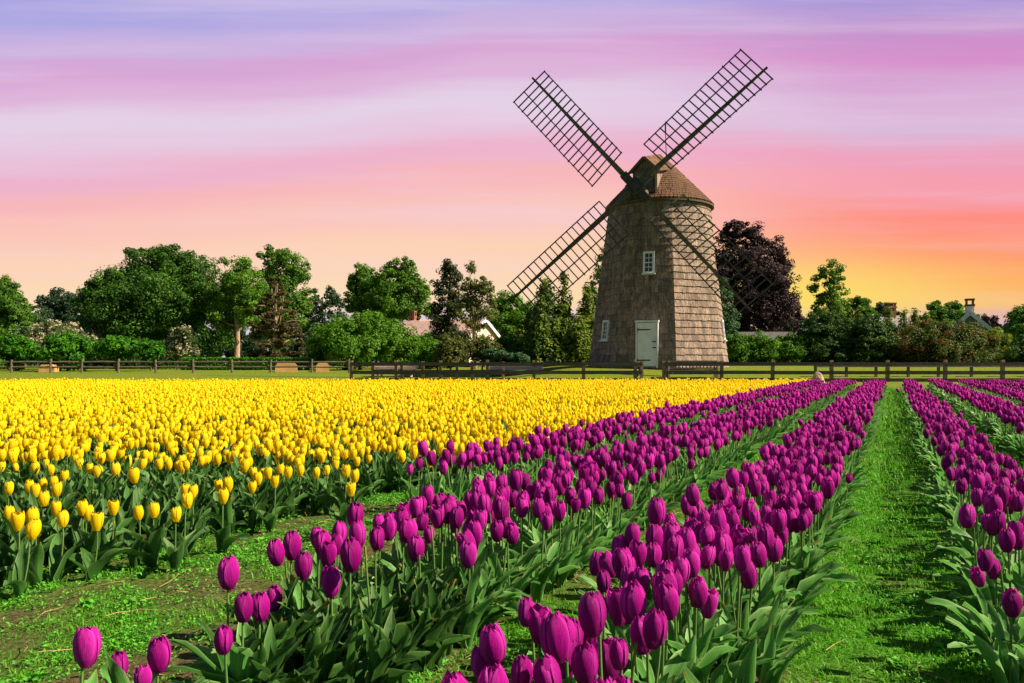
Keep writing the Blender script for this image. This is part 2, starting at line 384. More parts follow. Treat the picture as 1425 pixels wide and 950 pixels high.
# ------------------------------------------------------------------ windmill
def build_windmill():
    Y0 = 44.0; X0 = px(917, Y0); zb = gz(X0, Y0) - .06
    va = math.atan2(X0, Y0)                       # bearing of the mill from the camera
    t = np.array([-math.sin(va), -math.cos(va)]); r = np.array([math.cos(va), -math.sin(va)])
    root = thing('windmill', 'tall grey shingled smock windmill with four lattice sails and white door', 'windmill', (X0, Y0, zb))
    PHI = [12.8 + 45 * k for k in range(8)]
    zt = pz(289, Y0) - zb                          # eave height, local
    Rb, Rt = 3.90, 2.80
    def rad(phi, z):
        f_ = z / zt; Rz = Rb + (Rt - Rb) * f_
        d = ((phi - 12.8) % 45) - 22.5
        oc = math.cos(R(22.5)) / math.cos(R(d)); b = float(ss(.45, 1.02, f_))
        return Rz * (oc * (1 - b) + .972 * b)
    def pt(phi, z, off=0.0):
        q = rad(phi, z) + off; c, s = math.cos(R(phi)), math.sin(R(phi))
        return np.array([q * (c * t[0] + s * r[0]), q * (c * t[1] + s * r[1]), z])
    # shingled wall
    mb = MB()
    nph = 48; lev = np.linspace(0, zt, 14)
    V = [pt(12.8 + 360 * j / nph, z, -.03) for z in lev for j in range(nph)]
    mb.add(V, [[i * nph + j, i * nph + (j + 1) % nph, (i + 1) * nph + (j + 1) % nph, (i + 1) * nph + j] for i in range(13) for j in range(nph)], rnd=.5)
    nc = 25; hc = zt / nc
    for c in range(nc):
        z0 = c * hc; z1 = z0 + hc * 1.05
        for k in range(8):
            a0 = PHI[k]; w_face = 2 * rad(a0 + 22.5, z0) * math.tan(R(22.5))
            cuts = [0.0]
            while cuts[-1] < 1: cuts.append(cuts[-1] + random.uniform(.11, .34) / w_face)
            cuts = [q for q in cuts if q < .965] + [1.0]
            for qa, qb in zip(cuts[:-1], cuts[1:]):
                g_ = .0018 / w_face; pa, pb = a0 + 45 * (qa + g_), a0 + 45 * (qb - g_)
                if k in (0,) and False: continue
                jo = random.uniform(0, .006); jz = random.uniform(-.016, .016)
                A = [pt(pa, z0 + jz, .052 + jo), pt(pb, z0 + jz + random.uniform(-.006, .006), .052 + jo), pt(pb, z1, .004), pt(pa, z1, .004), pt(pa, z0 + jz, -.02), pt(pb, z0 + jz, -.02), pt(pb, z1, -.02), pt(pa, z1, -.02)]
                mb.add(A, [[0, 1, 2, 3], [4, 5, 1, 0], [1, 5, 6, 2], [4, 0, 3, 7]])
    mb.obj('tower', SHINGLE, root)
    # round foundation and cap
    # cap: shingled cone, eave ring
    ze, za = zt - .02, pz(215, Y0) - zb
    prof = [(2.98, -.10), (2.93, .05), (2.55, .46), (2.0, 1.02), (1.4, 1.66), (.8, 2.28), (.35, 2.70), (.06, za - ze)]
    pr = np.array([p[0] for p in prof]); pzv = np.array([p[1] for p in prof])
    cb = MB(); n = 40
    Vc = [[q * .985 * math.cos(2 * math.pi * j / n), q * .985 * math.sin(2 * math.pi * j / n), ze + z - .03] for q, z in prof for j in range(n)]
    cb.add(Vc, [[i * n + j, i * n + (j + 1) % n, (i + 1) * n + (j + 1) % n, (i + 1) * n + j] for i in range(len(prof) - 1) for j in range(n)], rnd=.4)
    s_tot = 21
    for c in range(s_tot):
        f0, f1 = c / s_tot, (c + 1.25) / s_tot
        zz0 = pzv[1] + (pzv[-1] - pzv[1]) * f0; zz1 = min(pzv[-1], pzv[1] + (pzv[-1] - pzv[1]) * f1)
        r0 = np.interp(zz0, pzv, pr); r1 = np.interp(zz1, pzv, pr)
        a = random.uniform(0, .2); end = a + 2 * math.pi
        while a < end - .02:
            w = random.uniform(.12, .24) / max(r0, .35); b = min(a + w, end)
            jo = random.uniform(.018, .04)
            def q_(rr, an, zz): return [rr * math.cos(an), rr * math.sin(an), ze + zz]
            cb.add([q_(r0 + jo, a + .01, zz0), q_(r0 + jo, b, zz0), q_(r1, b, zz1), q_(r1, a + .01, zz1), q_(r0 - .03, a + .01, zz0), q_(r0 - .03, b, zz0)], [[0, 1, 2, 3], [4, 5, 1, 0]])
            a = b
    cap = cb.obj('cap', ROOFSH, root)
    eb = MB(); n = 64
    Ve = [[q * math.cos(2 * math.pi * j / n), q * math.sin(2 * math.pi * j / n), z] for q, z in ((2.70, ze - .14), (2.96, ze - .13), (2.965, ze - .05), (2.70, ze - .02)) for j in range(n)]
    eb.add(Ve, [[i * n + j, i * n + (j + 1) % n, (i + 1) * n + (j + 1) % n, (i + 1) * n + j] for i in range(3) for j in range(n)])
    eb.obj('eave_board', TIMBER, root)
    # gabled dormer that carries the wind shaft
    hub = np.array([6.244 - X0, 40.2 - Y0, 9.896 - zb])
    da = math.atan2(hub[0], -hub[1]); M = rotz(da)       # local -y points to the hub
    def D(x, y, z): return M @ np.array([x, y, z])
    fy = -2.62; hw = .60; zpk = 11.74 - zb; zev = 11.16 - zb; zbk = za + .03; zbot = ze + .15
    db = MB()
    V = [D(-hw, fy, zbot), D(hw, fy, zbot), D(hw, fy, zev), D(0, fy, zpk), D(-hw, fy, zev), D(-hw, .1, zbot), D(hw, .1, zbot), D(hw, .1, zev + .7), D(0, .1, zbk - .05), D(-hw, .1, zev + .7)]
    db.add(V, [[0, 1, 2, 4], [1, 6, 7, 2], [5, 0, 4, 9]], [[4, 2, 3]], rnd=.3)
    for zz in np.arange(zbot + .1, zev, .3):
        db.box(D(0, fy - .012, zz), (hw * 2 + .02, .03, .27), M)
    dorm = db.obj('dormer', SHINGLE, root)
    rb = MB()
    for s in (-1, 1):
        e0, e1 = D(s * (hw + .2), fy - .22, zev - .16), D(s * (hw + .2), .1, zev + .54)
        k0, k1 = D(0, fy - .22, zpk + .05), D(0, .25, zbk + .07)
        nst = 9
        for i in range(nst):
            f0, f1 = i / nst, (i + 1.15) / nst
            L_ = lambda A, B, q: A + (B - A) * min(q, 1)
            up = np.array([0, 0, .03])
            a_, b_, c_, d_ = L_(e0, k0, f0), L_(e1, k1, f0), L_(e1, k1, f1), L_(e0, k0, f1)
            rb.add([a_ + up, b_ + up, c_ + up * .2, d_ + up * .2, a_ - up, b_ - up, c_ - up, d_ - up], [[0, 1, 2, 3], [7, 6, 5, 4], [0, 4, 5, 1], [0, 3, 7, 4], [1, 5, 6, 2]])
    rb.obj('dormer_roof', ROOFSH, dorm)
    bb = MB()
    for s in (-1, 1):
        bb.beam(D(s * (hw + .22), fy - .25, zev - .20), D(0, fy - .25, zpk + .02), .05, .14)
        bb.beam(D(s * hw, fy - .03, zbot), D(s * hw, fy - .03, zev), .10, .10, up=(0, 1, 0))
    bb.beam(D(-hw, fy - .05, zev), D(hw, fy - .05, zev), .08, .10)
    bb.obj('barge_board', TIMBER, dorm)
    wb = MB(); wz = zbot + .85
    wb.box(D(.28, fy - .045, wz), (.40, .04, .95), M); wf = wb.obj('window', TIMBER, dorm)
    pb = MB(); pb.box(D(.28, fy - .075, wz), (.28, .02, .80), M); pb.obj('pane', GLASS, wf)
    # wind shaft and poll end
    az, el = -.289, .083
    nrm = np.array([math.sin(az) * math.cos(el), -math.cos(az) * math.cos(el), math.sin(el)])
    rr = np.cross([0, 0, 1], nrm); rr /= np.linalg.norm(rr); uu = np.cross(nrm, rr)
    sb = MB(); sb.tube([hub * np.array([.35, .35, 1]) - np.array([0, 0, .08]), hub + nrm * .1], [.26, .24], 14); sb.obj('wind_shaft', TIMBER, root, smooth=True)
    roll, Ls = .72, 8.43
    hb = MB(); ca, sa = math.cos(roll), math.sin(roll)
    Mh = np.stack([ca * rr + sa * uu, -sa * rr + ca * uu, nrm], 1)
    hb.box(hub - nrm * .02, (.72, .72, .62), Mh); hb.box(hub + nrm * .34, (.42, .42, .16), Mh)
    for k in range(4):
        a = roll + k * math.pi / 2; dv = math.cos(a) * rr + math.sin(a) * uu
        hb.beam(hub + dv * .30, hub + dv * .95, .40, .34, up=nrm)
    hb.obj('hub', DARKWOOD, root)
    # sails
    for k in range(4):
        a = roll + k * math.pi / 2; dv = math.cos(a) * rr + math.sin(a) * uu; cv = -math.sin(a) * rr + math.cos(a) * uu
        lb = MB()
        d0, d1 = .215 * Ls, .968 * Ls; nb = 17; W1, W2 = .66, 1.56
        off = nrm * (.10 if k % 2 == 0 else -.08)
        def P(d, c):
            tw = R(17 - 14 * (d - d0) / (d1 - d0)); return hub + off + dv * d + (cv * math.cos(tw) - nrm * math.sin(tw)) * c + nrm * .07
        for i in range(nb + 1):
            d = d0 + (d1 - d0) * i / nb
            lb.beam(P(d, -W1 - .05) + rng.normal(0, .012, 3), P(d, W2 + .05) + rng.normal(0, .02, 3), .058, .05, up=nrm)
        for c in (-W1, W2 * .52, W2):
            for i in range(nb):
                q0, q1 = d0 + (d1 - d0) * i / nb, d0 + (d1 - d0) * (i + 1) / nb
                lb.beam(P(q0, c) + nrm * .045, P(q1, c) + nrm * .045, .056, .045, up=nrm)
        sail = lb.obj('sail', DARKWOOD, root)
        st = MB(); st.beam(hub + off * .6 + dv * .3, hub + off * .6 + dv * 2.2, .27, .25, up=nrm, w2=.22, d2=.20); st.beam(hub + off * .6 + dv * 2.2, hub + off * .6 + dv * Ls, .22, .20, up=nrm, w2=.10, d2=.09)
        st.obj('stock', TIMBER, sail)
    # door
    def face_frame(phi):
        c, s = math.cos(R(phi)), math.sin(R(phi)); nn = np.array([c * t[0] + s * r[0], c * t[1] + s * r[1], 0]); xx = np.array([-s * t[0] + c * r[0], -s * t[1] + c * r[1], 0])
        return nn, xx
    nn, xx = face_frame(-9.7); Mf = np.stack([xx, -nn, [0, 0, 1]], 1); ap = rad(-9.7, 0)
    gzd = .02
    def at(x, y, z): return xx * x + nn * (ap + y) + np.array([0, 0, z])
    fr = MB()
    for s in (-1, 1): fr.box(at(s * .53, -.13, 1.17 + gzd), (.09, .40, 2.34), Mf)
    fr.box(at(0, -.13, 2.39 + gzd), (1.22, .44, .09), Mf)
    fo = fr.obj('door_frame', WHITEP, root)
    do = MB()
    do.box(at(0, .0, 1.165 + gzd), (.966, .05, 2.31), Mf, rnd=.1)
    door = do.obj('door', WHITEP, root)
    for zz in (.42, 1.98):
        hi = MB(); hi.box(at(-.14, .036, zz), (.66, .02, .055), Mf); hi.box(at(-.47, .034, zz), (.06, .02, .16), Mf); hi.obj('hinge', IRON, door)
    for zz, w in ((1.06, .2), (1.36, .24)):
        la = MB(); la.box(at(.40, .04, zz), (w, .03, .05), Mf); la.obj('latch', IRON, door)
    # windows
    def window(phi, zc, w, hgt, cols, rows_, lat=0.0):
        nn, xx = face_frame(phi); k = (Rb - Rt) / zt * math.cos(R(22.5)); up = np.array([0, 0, 1.0]) - nn * k; up /= np.linalg.norm(up); no = np.cross(xx, up); no = no if no @ nn > 0 else -no
        c = nn * (rad(phi, zc) + .03) + np.array([0, 0, zc]) + xx * lat; Mw = np.stack([xx, -no, up], 1)
        f = MB()
        for s in (-1, 1):
            f.box(c + xx * s * (w / 2 - .05) + no * .03, (.10, .14, hgt), Mw); f.box(c + up * s * (hgt / 2 - .05) + no * .03, (w - .2, .14, .10), Mw)
        f.box(c - up * (hgt / 2 + .02) + no * .06, (w + .12, .2, .06), Mw)
        iw, ih = w - .2, hgt - .2
        for i in range(1, cols): f.box(c + xx * (-iw / 2 + iw * i / cols) + no * .02, (.03, .08, ih), Mw)
        for j in range(1, rows_): f.box(c + up * (-ih / 2 + ih * j / rows_) + no * .022, (iw, .08 + (.02 if j == rows_ // 2 else 0), .03 if j != rows_ // 2 else .05), Mw)
        wo = f.obj('window', WHITEP, root)
        p = MB(); p.box(c + no * .0, (iw, .04, ih), Mw); p.obj('pane', GLASS, wo)
    window(-9.7, pz(364.5, 40.9) - zb, .58, 1.16, 2, 4)
    window(-54.7, pz(459.5, 42.2) - zb, .60, 1.10, 2, 4)
    window(80.3, pz(459.5, 43.0) - zb, .60, 1.10, 2, 4)
    # lightning rod
    lr = MB(); c = np.array([.42, 0, 0]); lr.tube([c + [0, 0, za - .5], c + [-.08, 0, pz(172, Y0) - zb]], [.025, .018], 6); lr.box(c + [-.06, 0, pz(178, Y0) - zb], (.07, .07, .55)); lr.obj('lightning_rod', IRON, root)
build_windmill()

# ------------------------------------------------------------------ houses
def gable_house(name, label, loc, rz, L_, D_, hw_, hr, wall, roof, chim=(), over=.25, trim=None):
    root = thing(name, label, 'house', loc, rz)
    w = MB(); x, y = L_ / 2, D_ / 2
    w.add([[-x, -y, 0], [x, -y, 0], [x, y, 0], [-x, y, 0], [-x, -y, hw_], [x, -y, hw_], [x, y, hw_], [-x, y, hw_], [-x, 0, hr], [x, 0, hr]],
          [[0, 1, 5, 4], [2, 3, 7, 6], [1, 2, 6, 5], [3, 0, 4, 7]], [[5, 6, 9], [7, 4, 8]])
    w.obj('wall', wall, root)
    rf = MB(); n = 14; sl = (hr - hw_) / y
    for s in (-1, 1):
        for i in range(n):
            f0, f1 = i / n, (i + 1.1) / n
            def q(f_, xx, dz): f_ = min(f_, 1); yy = (y + over) * (1 - f_); return [xx, s * yy, hr - sl * yy + .10 + dz]
            A = [q(f0, -x - over, .05), q(f0, x + over, .05), q(f1, x + over, .0), q(f1, -x - over, .0), q(f0, -x - over, -.05), q(f0, x + over, -.05), q(f1, x + over, -.08), q(f1, -x - over, -.08)]
            rf.add(A, [[0, 1, 2, 3], [7, 6, 5, 4], [0, 4, 5, 1], [0, 3, 7, 4], [1, 5, 6, 2]])
    ro = rf.obj('roof', roof, root)
    if trim is not None:
        for e in (-1, 1):
            tb = MB()
            for s in (-1, 1): tb.beam([e * (x + over + .03), s * (y + over), hr - sl * (y + over)], [e * (x + over + .03), 0, hr], .06, .28)
            tb.obj('gable_trim', trim, root)
    for (cx_, cy_, top, wd, mat, capm) in chim:
        cb = MB(); zb_ = hr - sl * abs(cy_) - .6; cb.box([cx_, cy_, (zb_ + top) / 2], (wd, wd * .8, top - zb_)); c = cb.obj('chimney', mat, ro)
        kb = MB(); kb.box([cx_, cy_, top + .08], (wd * 1.18, wd * .98, .16))
        for sx in (-1, 1):
            for sy in (-1, 1): kb.box([cx_ + sx * wd * .42, cy_ + sy * wd * .3, top + .33], (wd * .2, wd * .2, .34))
        kb.box([cx_, cy_, top + .56], (wd * 1.15, wd * .95, .12)); kb.obj('chimney_cap', capm, c)
    return root
def window_on(root, c, size):
    f = MB(); f.box(c, size); fo = f.obj('window', WHITEP, root); p = MB(); p.box([c[0], c[1] - size[1] * .6, c[2]], (size[0] * .76, size[1] * .3, size[2] * .8)); p.obj('pane', GLASS, fo)
Yh = 72.0; xh = px(616, Yh); zh = gz(xh, Yh)
hs = gable_house('house', 'low house with a long pink shingled roof and one chimney', (xh, Yh, zh), R(-24), 8.2, 5.6, pz(468, Yh) - zh, pz(446.5, Yh) - zh, SIDING, PINKROOF, [(-3.3, .3, pz(440.5, Yh) - zh, .5, BRICK, BRICK)], trim=WHITEP)
window_on(hs, [1.5, -2.83, 1.1], (.9, .1, 1.1)); window_on(hs, [-1.5, -2.83, 1.1], (.9, .1, 1.1))
Yh = 66.0; xh = px(1345, Yh); zh = gz(xh, Yh)
gable_house('house', 'small blue grey gabled house with a tall white chimney', (xh + .2, Yh, zh), R(62), 5.5, 2.9, pz(461, Yh) - zh, pz(438, Yh) - zh, BLUESIDE, GREYROOF, [(-1.6, .0, pz(428, Yh) - zh, .75, WHITEBRICK, BRICK)], trim=WHITEP)
Yh = 92.0; xh = px(1208, Yh); zh = gz(xh, Yh)
gable_house('house', 'brick house behind the dark evergreens with two brown chimneys showing', (xh, Yh, zh), R(3), 8.6, 6.0, pz(470, Yh) - zh, pz(440, Yh) - zh, BRICK, GREYROOF, [(-2.8, 0, pz(432, Yh) - zh, .9, BRICK, BRICK), (2.65, 0, pz(428.5, Yh) - zh, .95, BRICK, BRICK)])
Yh = 60.0; xh = px(1043, Yh); zh = gz(xh, Yh)
gable_house('shed', 'long low grey roofed shed between the mill and the purple beech', (xh, Yh, zh), R(-4), 6.4, 3.2, pz(477, Yh) - zh, pz(463.5, Yh) - zh, SIDING, GREYROOF)
Yh = 70.0; xh = px(160, Yh); zh = gz(xh, Yh)
gable_house('cottage', 'pinkish grey cottage roof half hidden under the large maple', (xh, Yh, zh), R(28), 6.5, 4.8, pz(484, Yh) - zh, pz(463, Yh) - zh, SIDING, PINKROOF, trim=WHITEP)

# ------------------------------------------------------------------ trees, shrubs, hedges
def leaf_quads(C, Nrm, size, aspect=.55, curl=.25):
    """C (n,3), Nrm (n,3) unit, size (n,) -> V (4n,3)"""
    n = len(C); q = rng.normal(size=(n, 3)); a = np.cross(Nrm, q); a /= np.linalg.norm(a, axis=1)[:, None] + 1e-9; b = np.cross(Nrm, a)
    s = size[:, None]
    V = np.stack([C - a * s * .5, C + b * s * .5 * aspect + Nrm * s * curl * .3, C + a * s * .5 - Nrm * s * curl * .5, C - b * s * .5 * aspect + Nrm * s * curl * .3], 1)
    return V.reshape(-1, 3)
def crown_mesh(name, mat, lobes, leaf, density, clump=.9, flat=.75, up=.35, aspect=.55, tips=0.0, shell=.55, droop=0.0, gaps=True):
    """lobes: (x,y,z,rx,ry,rz) in metres. leaf clumps spread through each lobe's volume, thickest near its outside"""
    CC, NN, SS, RR, TT = [], [], [], [], []
    for (x, y, z, rx, ry, rz) in lobes:
        area = 4 * math.pi * (((rx * ry) ** 1.6 + (rx * rz) ** 1.6 + (ry * rz) ** 1.6) / 3) ** (1 / 1.6)
        nleaf = int(area * density / (leaf * leaf * aspect * .5)); ncl = max(12, int(nleaf / 75)); per = max(8, nleaf // ncl)
        d = rng.normal(size=(ncl, 3)); d /= np.linalg.norm(d, axis=1)[:, None]
        rad = shell + (1 - shell) * rng.random(ncl) ** .55
        rad *= 1 + .16 * np.sin(d[:, 0] * 5 + x) * np.sin(d[:, 2] * 4 + z) + rng.normal(0, .05, ncl)
        cc = d * rad[:, None] * np.array([rx, ry, rz]) + np.array([x, y, z])
        if gaps:
            fq = 1.5 / max(.5, (rx + rz) / 2); kp = np.array([mnoise.noise(Vector(c_ * fq + x)) < .16 for c_ in cc])
            if kp.sum() > 5: cc, d, ncl = cc[kp], d[kp], int(kp.sum())
        cs = clump * (min(rx, rz) * .26 + .22) * rng.uniform(.6, 1.35, ncl)
        p = rng.normal(size=(ncl, per, 3)); p *= (np.minimum(1.0, 1.5 / np.linalg.norm(p, axis=2)))[..., None]; q_ = p / (np.linalg.norm(p, axis=2)[..., None] + 1e-6); p = p * .62 * cs[:, None, None]; p[..., 2] *= flat
        p[..., 2] -= droop * (p[..., 0] ** 2 + p[..., 1] ** 2) ** .5
        C = (cc[:, None, :] + p).reshape(-1, 3)
        nrm = np.repeat(d, per, 0) * .35 + q_.reshape(-1, 3) * .8 + rng.normal(size=(ncl * per, 3)) * .42 + np.array([0, 0, up]); nrm /= np.linalg.norm(nrm, axis=1)[:, None] + 1e-9
        CC.append(C); NN.append(nrm); SS.append(leaf * rng.uniform(.65, 1.3, ncl * per))
        RR.append(np.clip(np.repeat(rng.random(ncl), per) * .6 + rng.random(ncl * per) * .4, 0, .999))
        TT.append((np.repeat(rng.random(ncl), per) < tips) * rng.random(ncl * per) if tips else np.zeros(ncl * per))
    C = np.concatenate(CC); n = len(C)
    V = leaf_quads(C, np.concatenate(NN), np.concatenate(SS), aspect)
    return mesh_np(name, V, [np.arange(4 * n).reshape(-1, 4)], [mat], attrs={'rnd': np.repeat(np.concatenate(RR), 4), 'tip': np.repeat(np.concatenate(TT), 4)})
def trunk_mb(h, r0, lobes, nlimb, lean=0.0, limb_r=.35, fork=.35, y0=0.0):
    t = MB(); k = 7; pts = []
    for i in range(k):
        f_ = i / (k - 1); pts.append([lean * f_ + random.uniform(-.04, .04) * h * .15 * (f_ > 0), y0 + random.uniform(-.02, .02) * h * .1, h * f_ - .15 * (i == 0)])
    t.tube(pts, [r0 * (1.35 if i == 0 else 1) * (1 - .75 * i / (k - 1)) for i in range(k)], 8, rnd=.4)
    for j in range(nlimb):
        lx, ly, lz = lobes[j % len(lobes)][:3]; q = random.uniform(fork, .85)
        a = np.array([lean * q, y0, h * q]); b = np.array([lx, ly, lz]) + rng.normal(0, .12, 3) * np.array(lobes[j % len(lobes)][3:])
        if b[2] < a[2] + .2: b[2] = a[2] + .4
        mid = (a + b) / 2 + np.array([0, 0, .12 * np.linalg.norm(b - a)]) * random.choice([-1, 1]) + rng.normal(0, .04, 3) * np.linalg.norm(b - a)
        rr_ = r0 * limb_r * (1.15 - q * .6)
        t.tube([a, (a + mid) / 2, mid, (mid + b) / 2, b], [rr_, rr_ * .85, rr_ * .65, rr_ * .45, rr_ * .2], 6, rnd=.5)
    return t
def tree(name, label, x0, x1, ytop, ybot, Y, mat, lobes, base=None, cat='tree', trunk=BARK, r0=None, nlimb=7, leaf=None, dens=1.7, group=None, flat=.75, up=.35, clump=.9, tips=0, aspect=.55, xt=None, shell=.5, droop=0.0, depth=1.0, lean=0.0, th=.8):
    """x0..x1, ytop..ybot: the crown's box in photo pixels; lobes in unit coordinates (x -1..1, z 0..1, r) with optional y and z-radius"""
    xc = px((x0 + x1) / 2 if xt is None else xt, Y); hw = px(x1, Y) - px(x0, Y); hw /= 2; xm = px((x0 + x1) / 2, Y) - xc
    zg = gz(xc, Y) if base is None else base; zt_, zb_ = pz(ytop, Y), pz(ybot, Y); H = zt_ - zb_
    root = thing(name, label, cat, (xc, Y, zg - .05), 0, group)
    LB = []
    for lb in lobes:
        x, z, rx, rz = lb[:4]; y = lb[4] if len(lb) > 4 else random.uniform(-.35, .35)
        LB.append((xm + x * hw * .95, y * hw * depth, zb_ - zg + z * H, rx * hw * 1.12, max(rx * hw * depth, .3), rz * H * 1.15))
    if mat not in (TRIM,) and lobes is not SPIRE:
        for (x, y, z, rx, ry, rz) in list(LB):
            for q in range(2):
                a, e_ = random.uniform(0, 6.28), random.uniform(-.15, 1.3); k = random.uniform(.24, .44)
                LB.append((x + rx * .97 * math.cos(a) * math.cos(e_), y + ry * .97 * math.sin(a) * math.cos(e_), z + rz * .97 * math.sin(e_), rx * k, ry * k, rz * k))
    leaf = leaf or .0034 * Y
    link('crown', crown_mesh('crown', mat, LB, leaf, dens, clump, flat, up, aspect, tips, shell, droop, mat is not TRIM and lobes is not SPIRE), root)
    if trunk is not None:
        h = max(.5, (zb_ - zg) + H * th); t = trunk_mb(h, r0 or max(.08, .022 * (zt_ - zg)), LB, nlimb, lean); t.obj('trunk', trunk, root, smooth=True)
    return root
DARKG = foliage('dark_maple_leaves', (0.017, 0.067, 0.009), (0.084, 0.220, 0.019))
MIDG = foliage('green_leaves', (0.028, 0.108, 0.011), (0.145, 0.316, 0.023))
BRIGHT = foliage('bright_shrub_leaves', (0.021, 0.103, 0.004), (0.124, 0.302, 0.013))
TRIM = foliage('trimmed_shrub_leaves', (0.013, 0.094, 0.003), (0.086, 0.303, 0.010))
YELG = foliage('yellow_green_leaves', (.06, .14, .01), (0.248, 0.338, 0.022))
BLUEG = foliage('blue_green_leaves', (0.019, 0.057, 0.030), (0.054, 0.115, 0.054))
CONI = foliage('arborvitae_leaves', (0.020, 0.080, 0.007), (0.225, 0.320, 0.032))
DCON = foliage('dark_conifer_leaves', (0.015, 0.042, 0.012), (0.090, 0.112, 0.030))
BROWNC = foliage('brownish_conifer_leaves', (0.046, 0.046, 0.016), (0.156, 0.124, 0.046))
OLIVE = foliage('olive_leaves', (0.061, 0.095, 0.019), (0.176, 0.209, 0.047))
BEECH = foliage('purple_beech_leaves', (.013, .009, .014), (.060, .036, .048))
WHITEF = foliage('white_blossom_leaves', (.04, .09, .02), (.10, .16, .04), tip=(.72, .66, .48))
REDS = foliage('red_tipped_leaves', (0.035, 0.077, 0.011), (0.126, 0.168, 0.028), tip=(.24, .075, .035))
JUNI = foliage('juniper_leaves', (.03, .10, .04), (.09, .20, .09))
SPRUCE = foliage('dark_spruce_leaves', (0.012, 0.053, 0.012), (0.093, 0.195, 0.033))

ROUND = [(-.35, .35, .55, .34), (.35, .38, .55, .34), (0, .66, .62, .33), (-.6, .55, .36, .25), (.62, .56, .36, .25), (0, .28, .5, .3, -.5), (.2, .8, .35, .19), (-.25, .78, .36, .2)]
BROAD = [(-.55, .30, .42, .30), (0, .32, .5, .32), (.55, .30, .42, .30), (-.35, .58, .44, .28), (.30, .60, .46, .28), (0, .80, .42, .19), (-.72, .45, .27, .2), (.74, .46, .26, .2), (-.1, .4, .5, .3, -.6), (.4, .42, .4, .28, -.6), (-.5, .42, .38, .26, -.5), (-.2, .9, .2, .1), (.25, .88, .22, .1)]
BALL = [(0, .5, .85, .48, 0), (-.4, .55, .5, .38), (.4, .52, .5, .38), (0, .7, .55, .30)]
SPIRE = [(0, .10, 1.1, .16, 0), (.1, .24, 1.05, .16, 0), (-.1, .40, .92, .16, 0), (.05, .56, .72, .15, 0), (0, .72, .52, .14, 0), (0, .88, .28, .11, 0)]
LOOSE = [(-.5, .45, .34, .2), (.1, .35, .4, .22), (.55, .55, .34, .22), (-.1, .72, .36, .2), (.35, .86, .3, .13), (-.75, .25, .25, .16), (.8, .3, .22, .16)]
BUSH = [(-.5, .40, .48, .38), (.0, .48, .55, .45), (.5, .42, .48, .38), (-.2, .66, .42, .30), (.28, .68, .42, .28), (-.78, .28, .25, .26), (.8, .28, .24, .26), (0, .3, .5, .3, -.6)]

# left side, back to front
tree('broad_tree', 'mid green tree cut by the left edge of the photo', -75, 50, 396, 500, 70, MIDG, ROUND, r0=.3)
tree('broad_tree', 'upright light green tree sticking up at the far left edge', -40, 28, 386, 470, 78, YELG, LOOSE, r0=.2, dens=1.2)
tree('background_tree', 'dark blue green tree left of the great maple, far back', 42, 122, 406, 470, 95, BLUEG, ROUND, dens=1.5)
tree('background_tree', 'dark tree joining the left shoulder of the great maple', 108, 175, 396, 480, 82, BLUEG, ROUND, dens=1.5)
tree('maple_tree', 'great dark green maple, the broadest tree left of the mill', 128, 318, 345, 492, 72, DARKG, BROAD, r0=.5, nlimb=12, dens=1.9)
tree('tall_tree', 'tall tree with pale trunks right of the great maple', 290, 372, 358, 480, 68, MIDG, [(-.45, .58, .5, .27), (.3, .62, .55, .27), (0, .82, .55, .18), (-.5, .3, .45, .2), (.55, .4, .42, .22), (0, .42, .5, .2, .5)], trunk=PALEBARK, r0=.30, nlimb=12, xt=330, dens=1.5, th=.6)
tree('tall_tree', 'high rounded tree behind the brownish conifer', 338, 436, 350, 480, 76, MIDG, [(-.35, .68, .55, .26), (.2, .78, .6, .2), (.62, .62, .4, .22), (.1, .52, .6, .24), (.55, .40, .4, .16), (-.3, .3, .5, .22), (.15, .2, .5, .2)], r0=.3, nlimb=9, dens=1.5, trunk=PALEBARK)
tree('conifer_tree', 'brownish thinning conifer with bare pale branches', 342, 424, 386, 500, 62, BROWNC, [(0, .14, .95, .15, 0), (.1, .3, .9, .15, 0), (-.05, .46, .75, .14, 0), (.05, .62, .6, .13, 0), (-.05, .78, .42, .12, 0), (0, .92, .2, .08, 0)], trunk=PALEBARK, r0=.2, nlimb=22, dens=.8, flat=.35, clump=.75)
tree('background_tree', 'loose blue green tree far behind, right of the brownish conifer', 414, 484, 400, 462, 98, BLUEG, LOOSE, dens=1.3)
tree('round_tree', 'left and smaller of two round crowns behind the pink roof', 476, 536, 370, 456, 86, MIDG, ROUND, dens=1.5)
tree('round_tree', 'right and larger of two round crowns behind the pink roof', 512, 602, 363, 458, 84, MIDG, BROAD, dens=1.5)
tree('blossom_tree', 'white flowering dogwood above the trimmed shrubs at left', 28, 122, 448, 500, 60, WHITEF, BUSH, tips=.75, dens=1.3)
tree('blossom_tree', 'small white flowering tree in the shade of the maple', 222, 272, 452, 508, 58, WHITEF, LOOSE, tips=.4, dens=1.0)
for (a, b, yt, lab) in ((-6, 50, 467, 'clipped round green tree at the far left end of the row'), (60, 128, 465, 'largest clipped round green tree behind the rail fence'), (136, 188, 468, 'clipped round green tree with open stems, third from the left'), (193, 227, 473, 'smallest clipped round tree, right end of the row')):
    tree('clipped_tree', lab, a, b, yt, 512 if b < 140 else 502, 51, TRIM, BALL, nlimb=6, r0=.07, dens=1.6, leaf=.24, group='clipped trees along the left rail fence', th=.5, shell=.65)
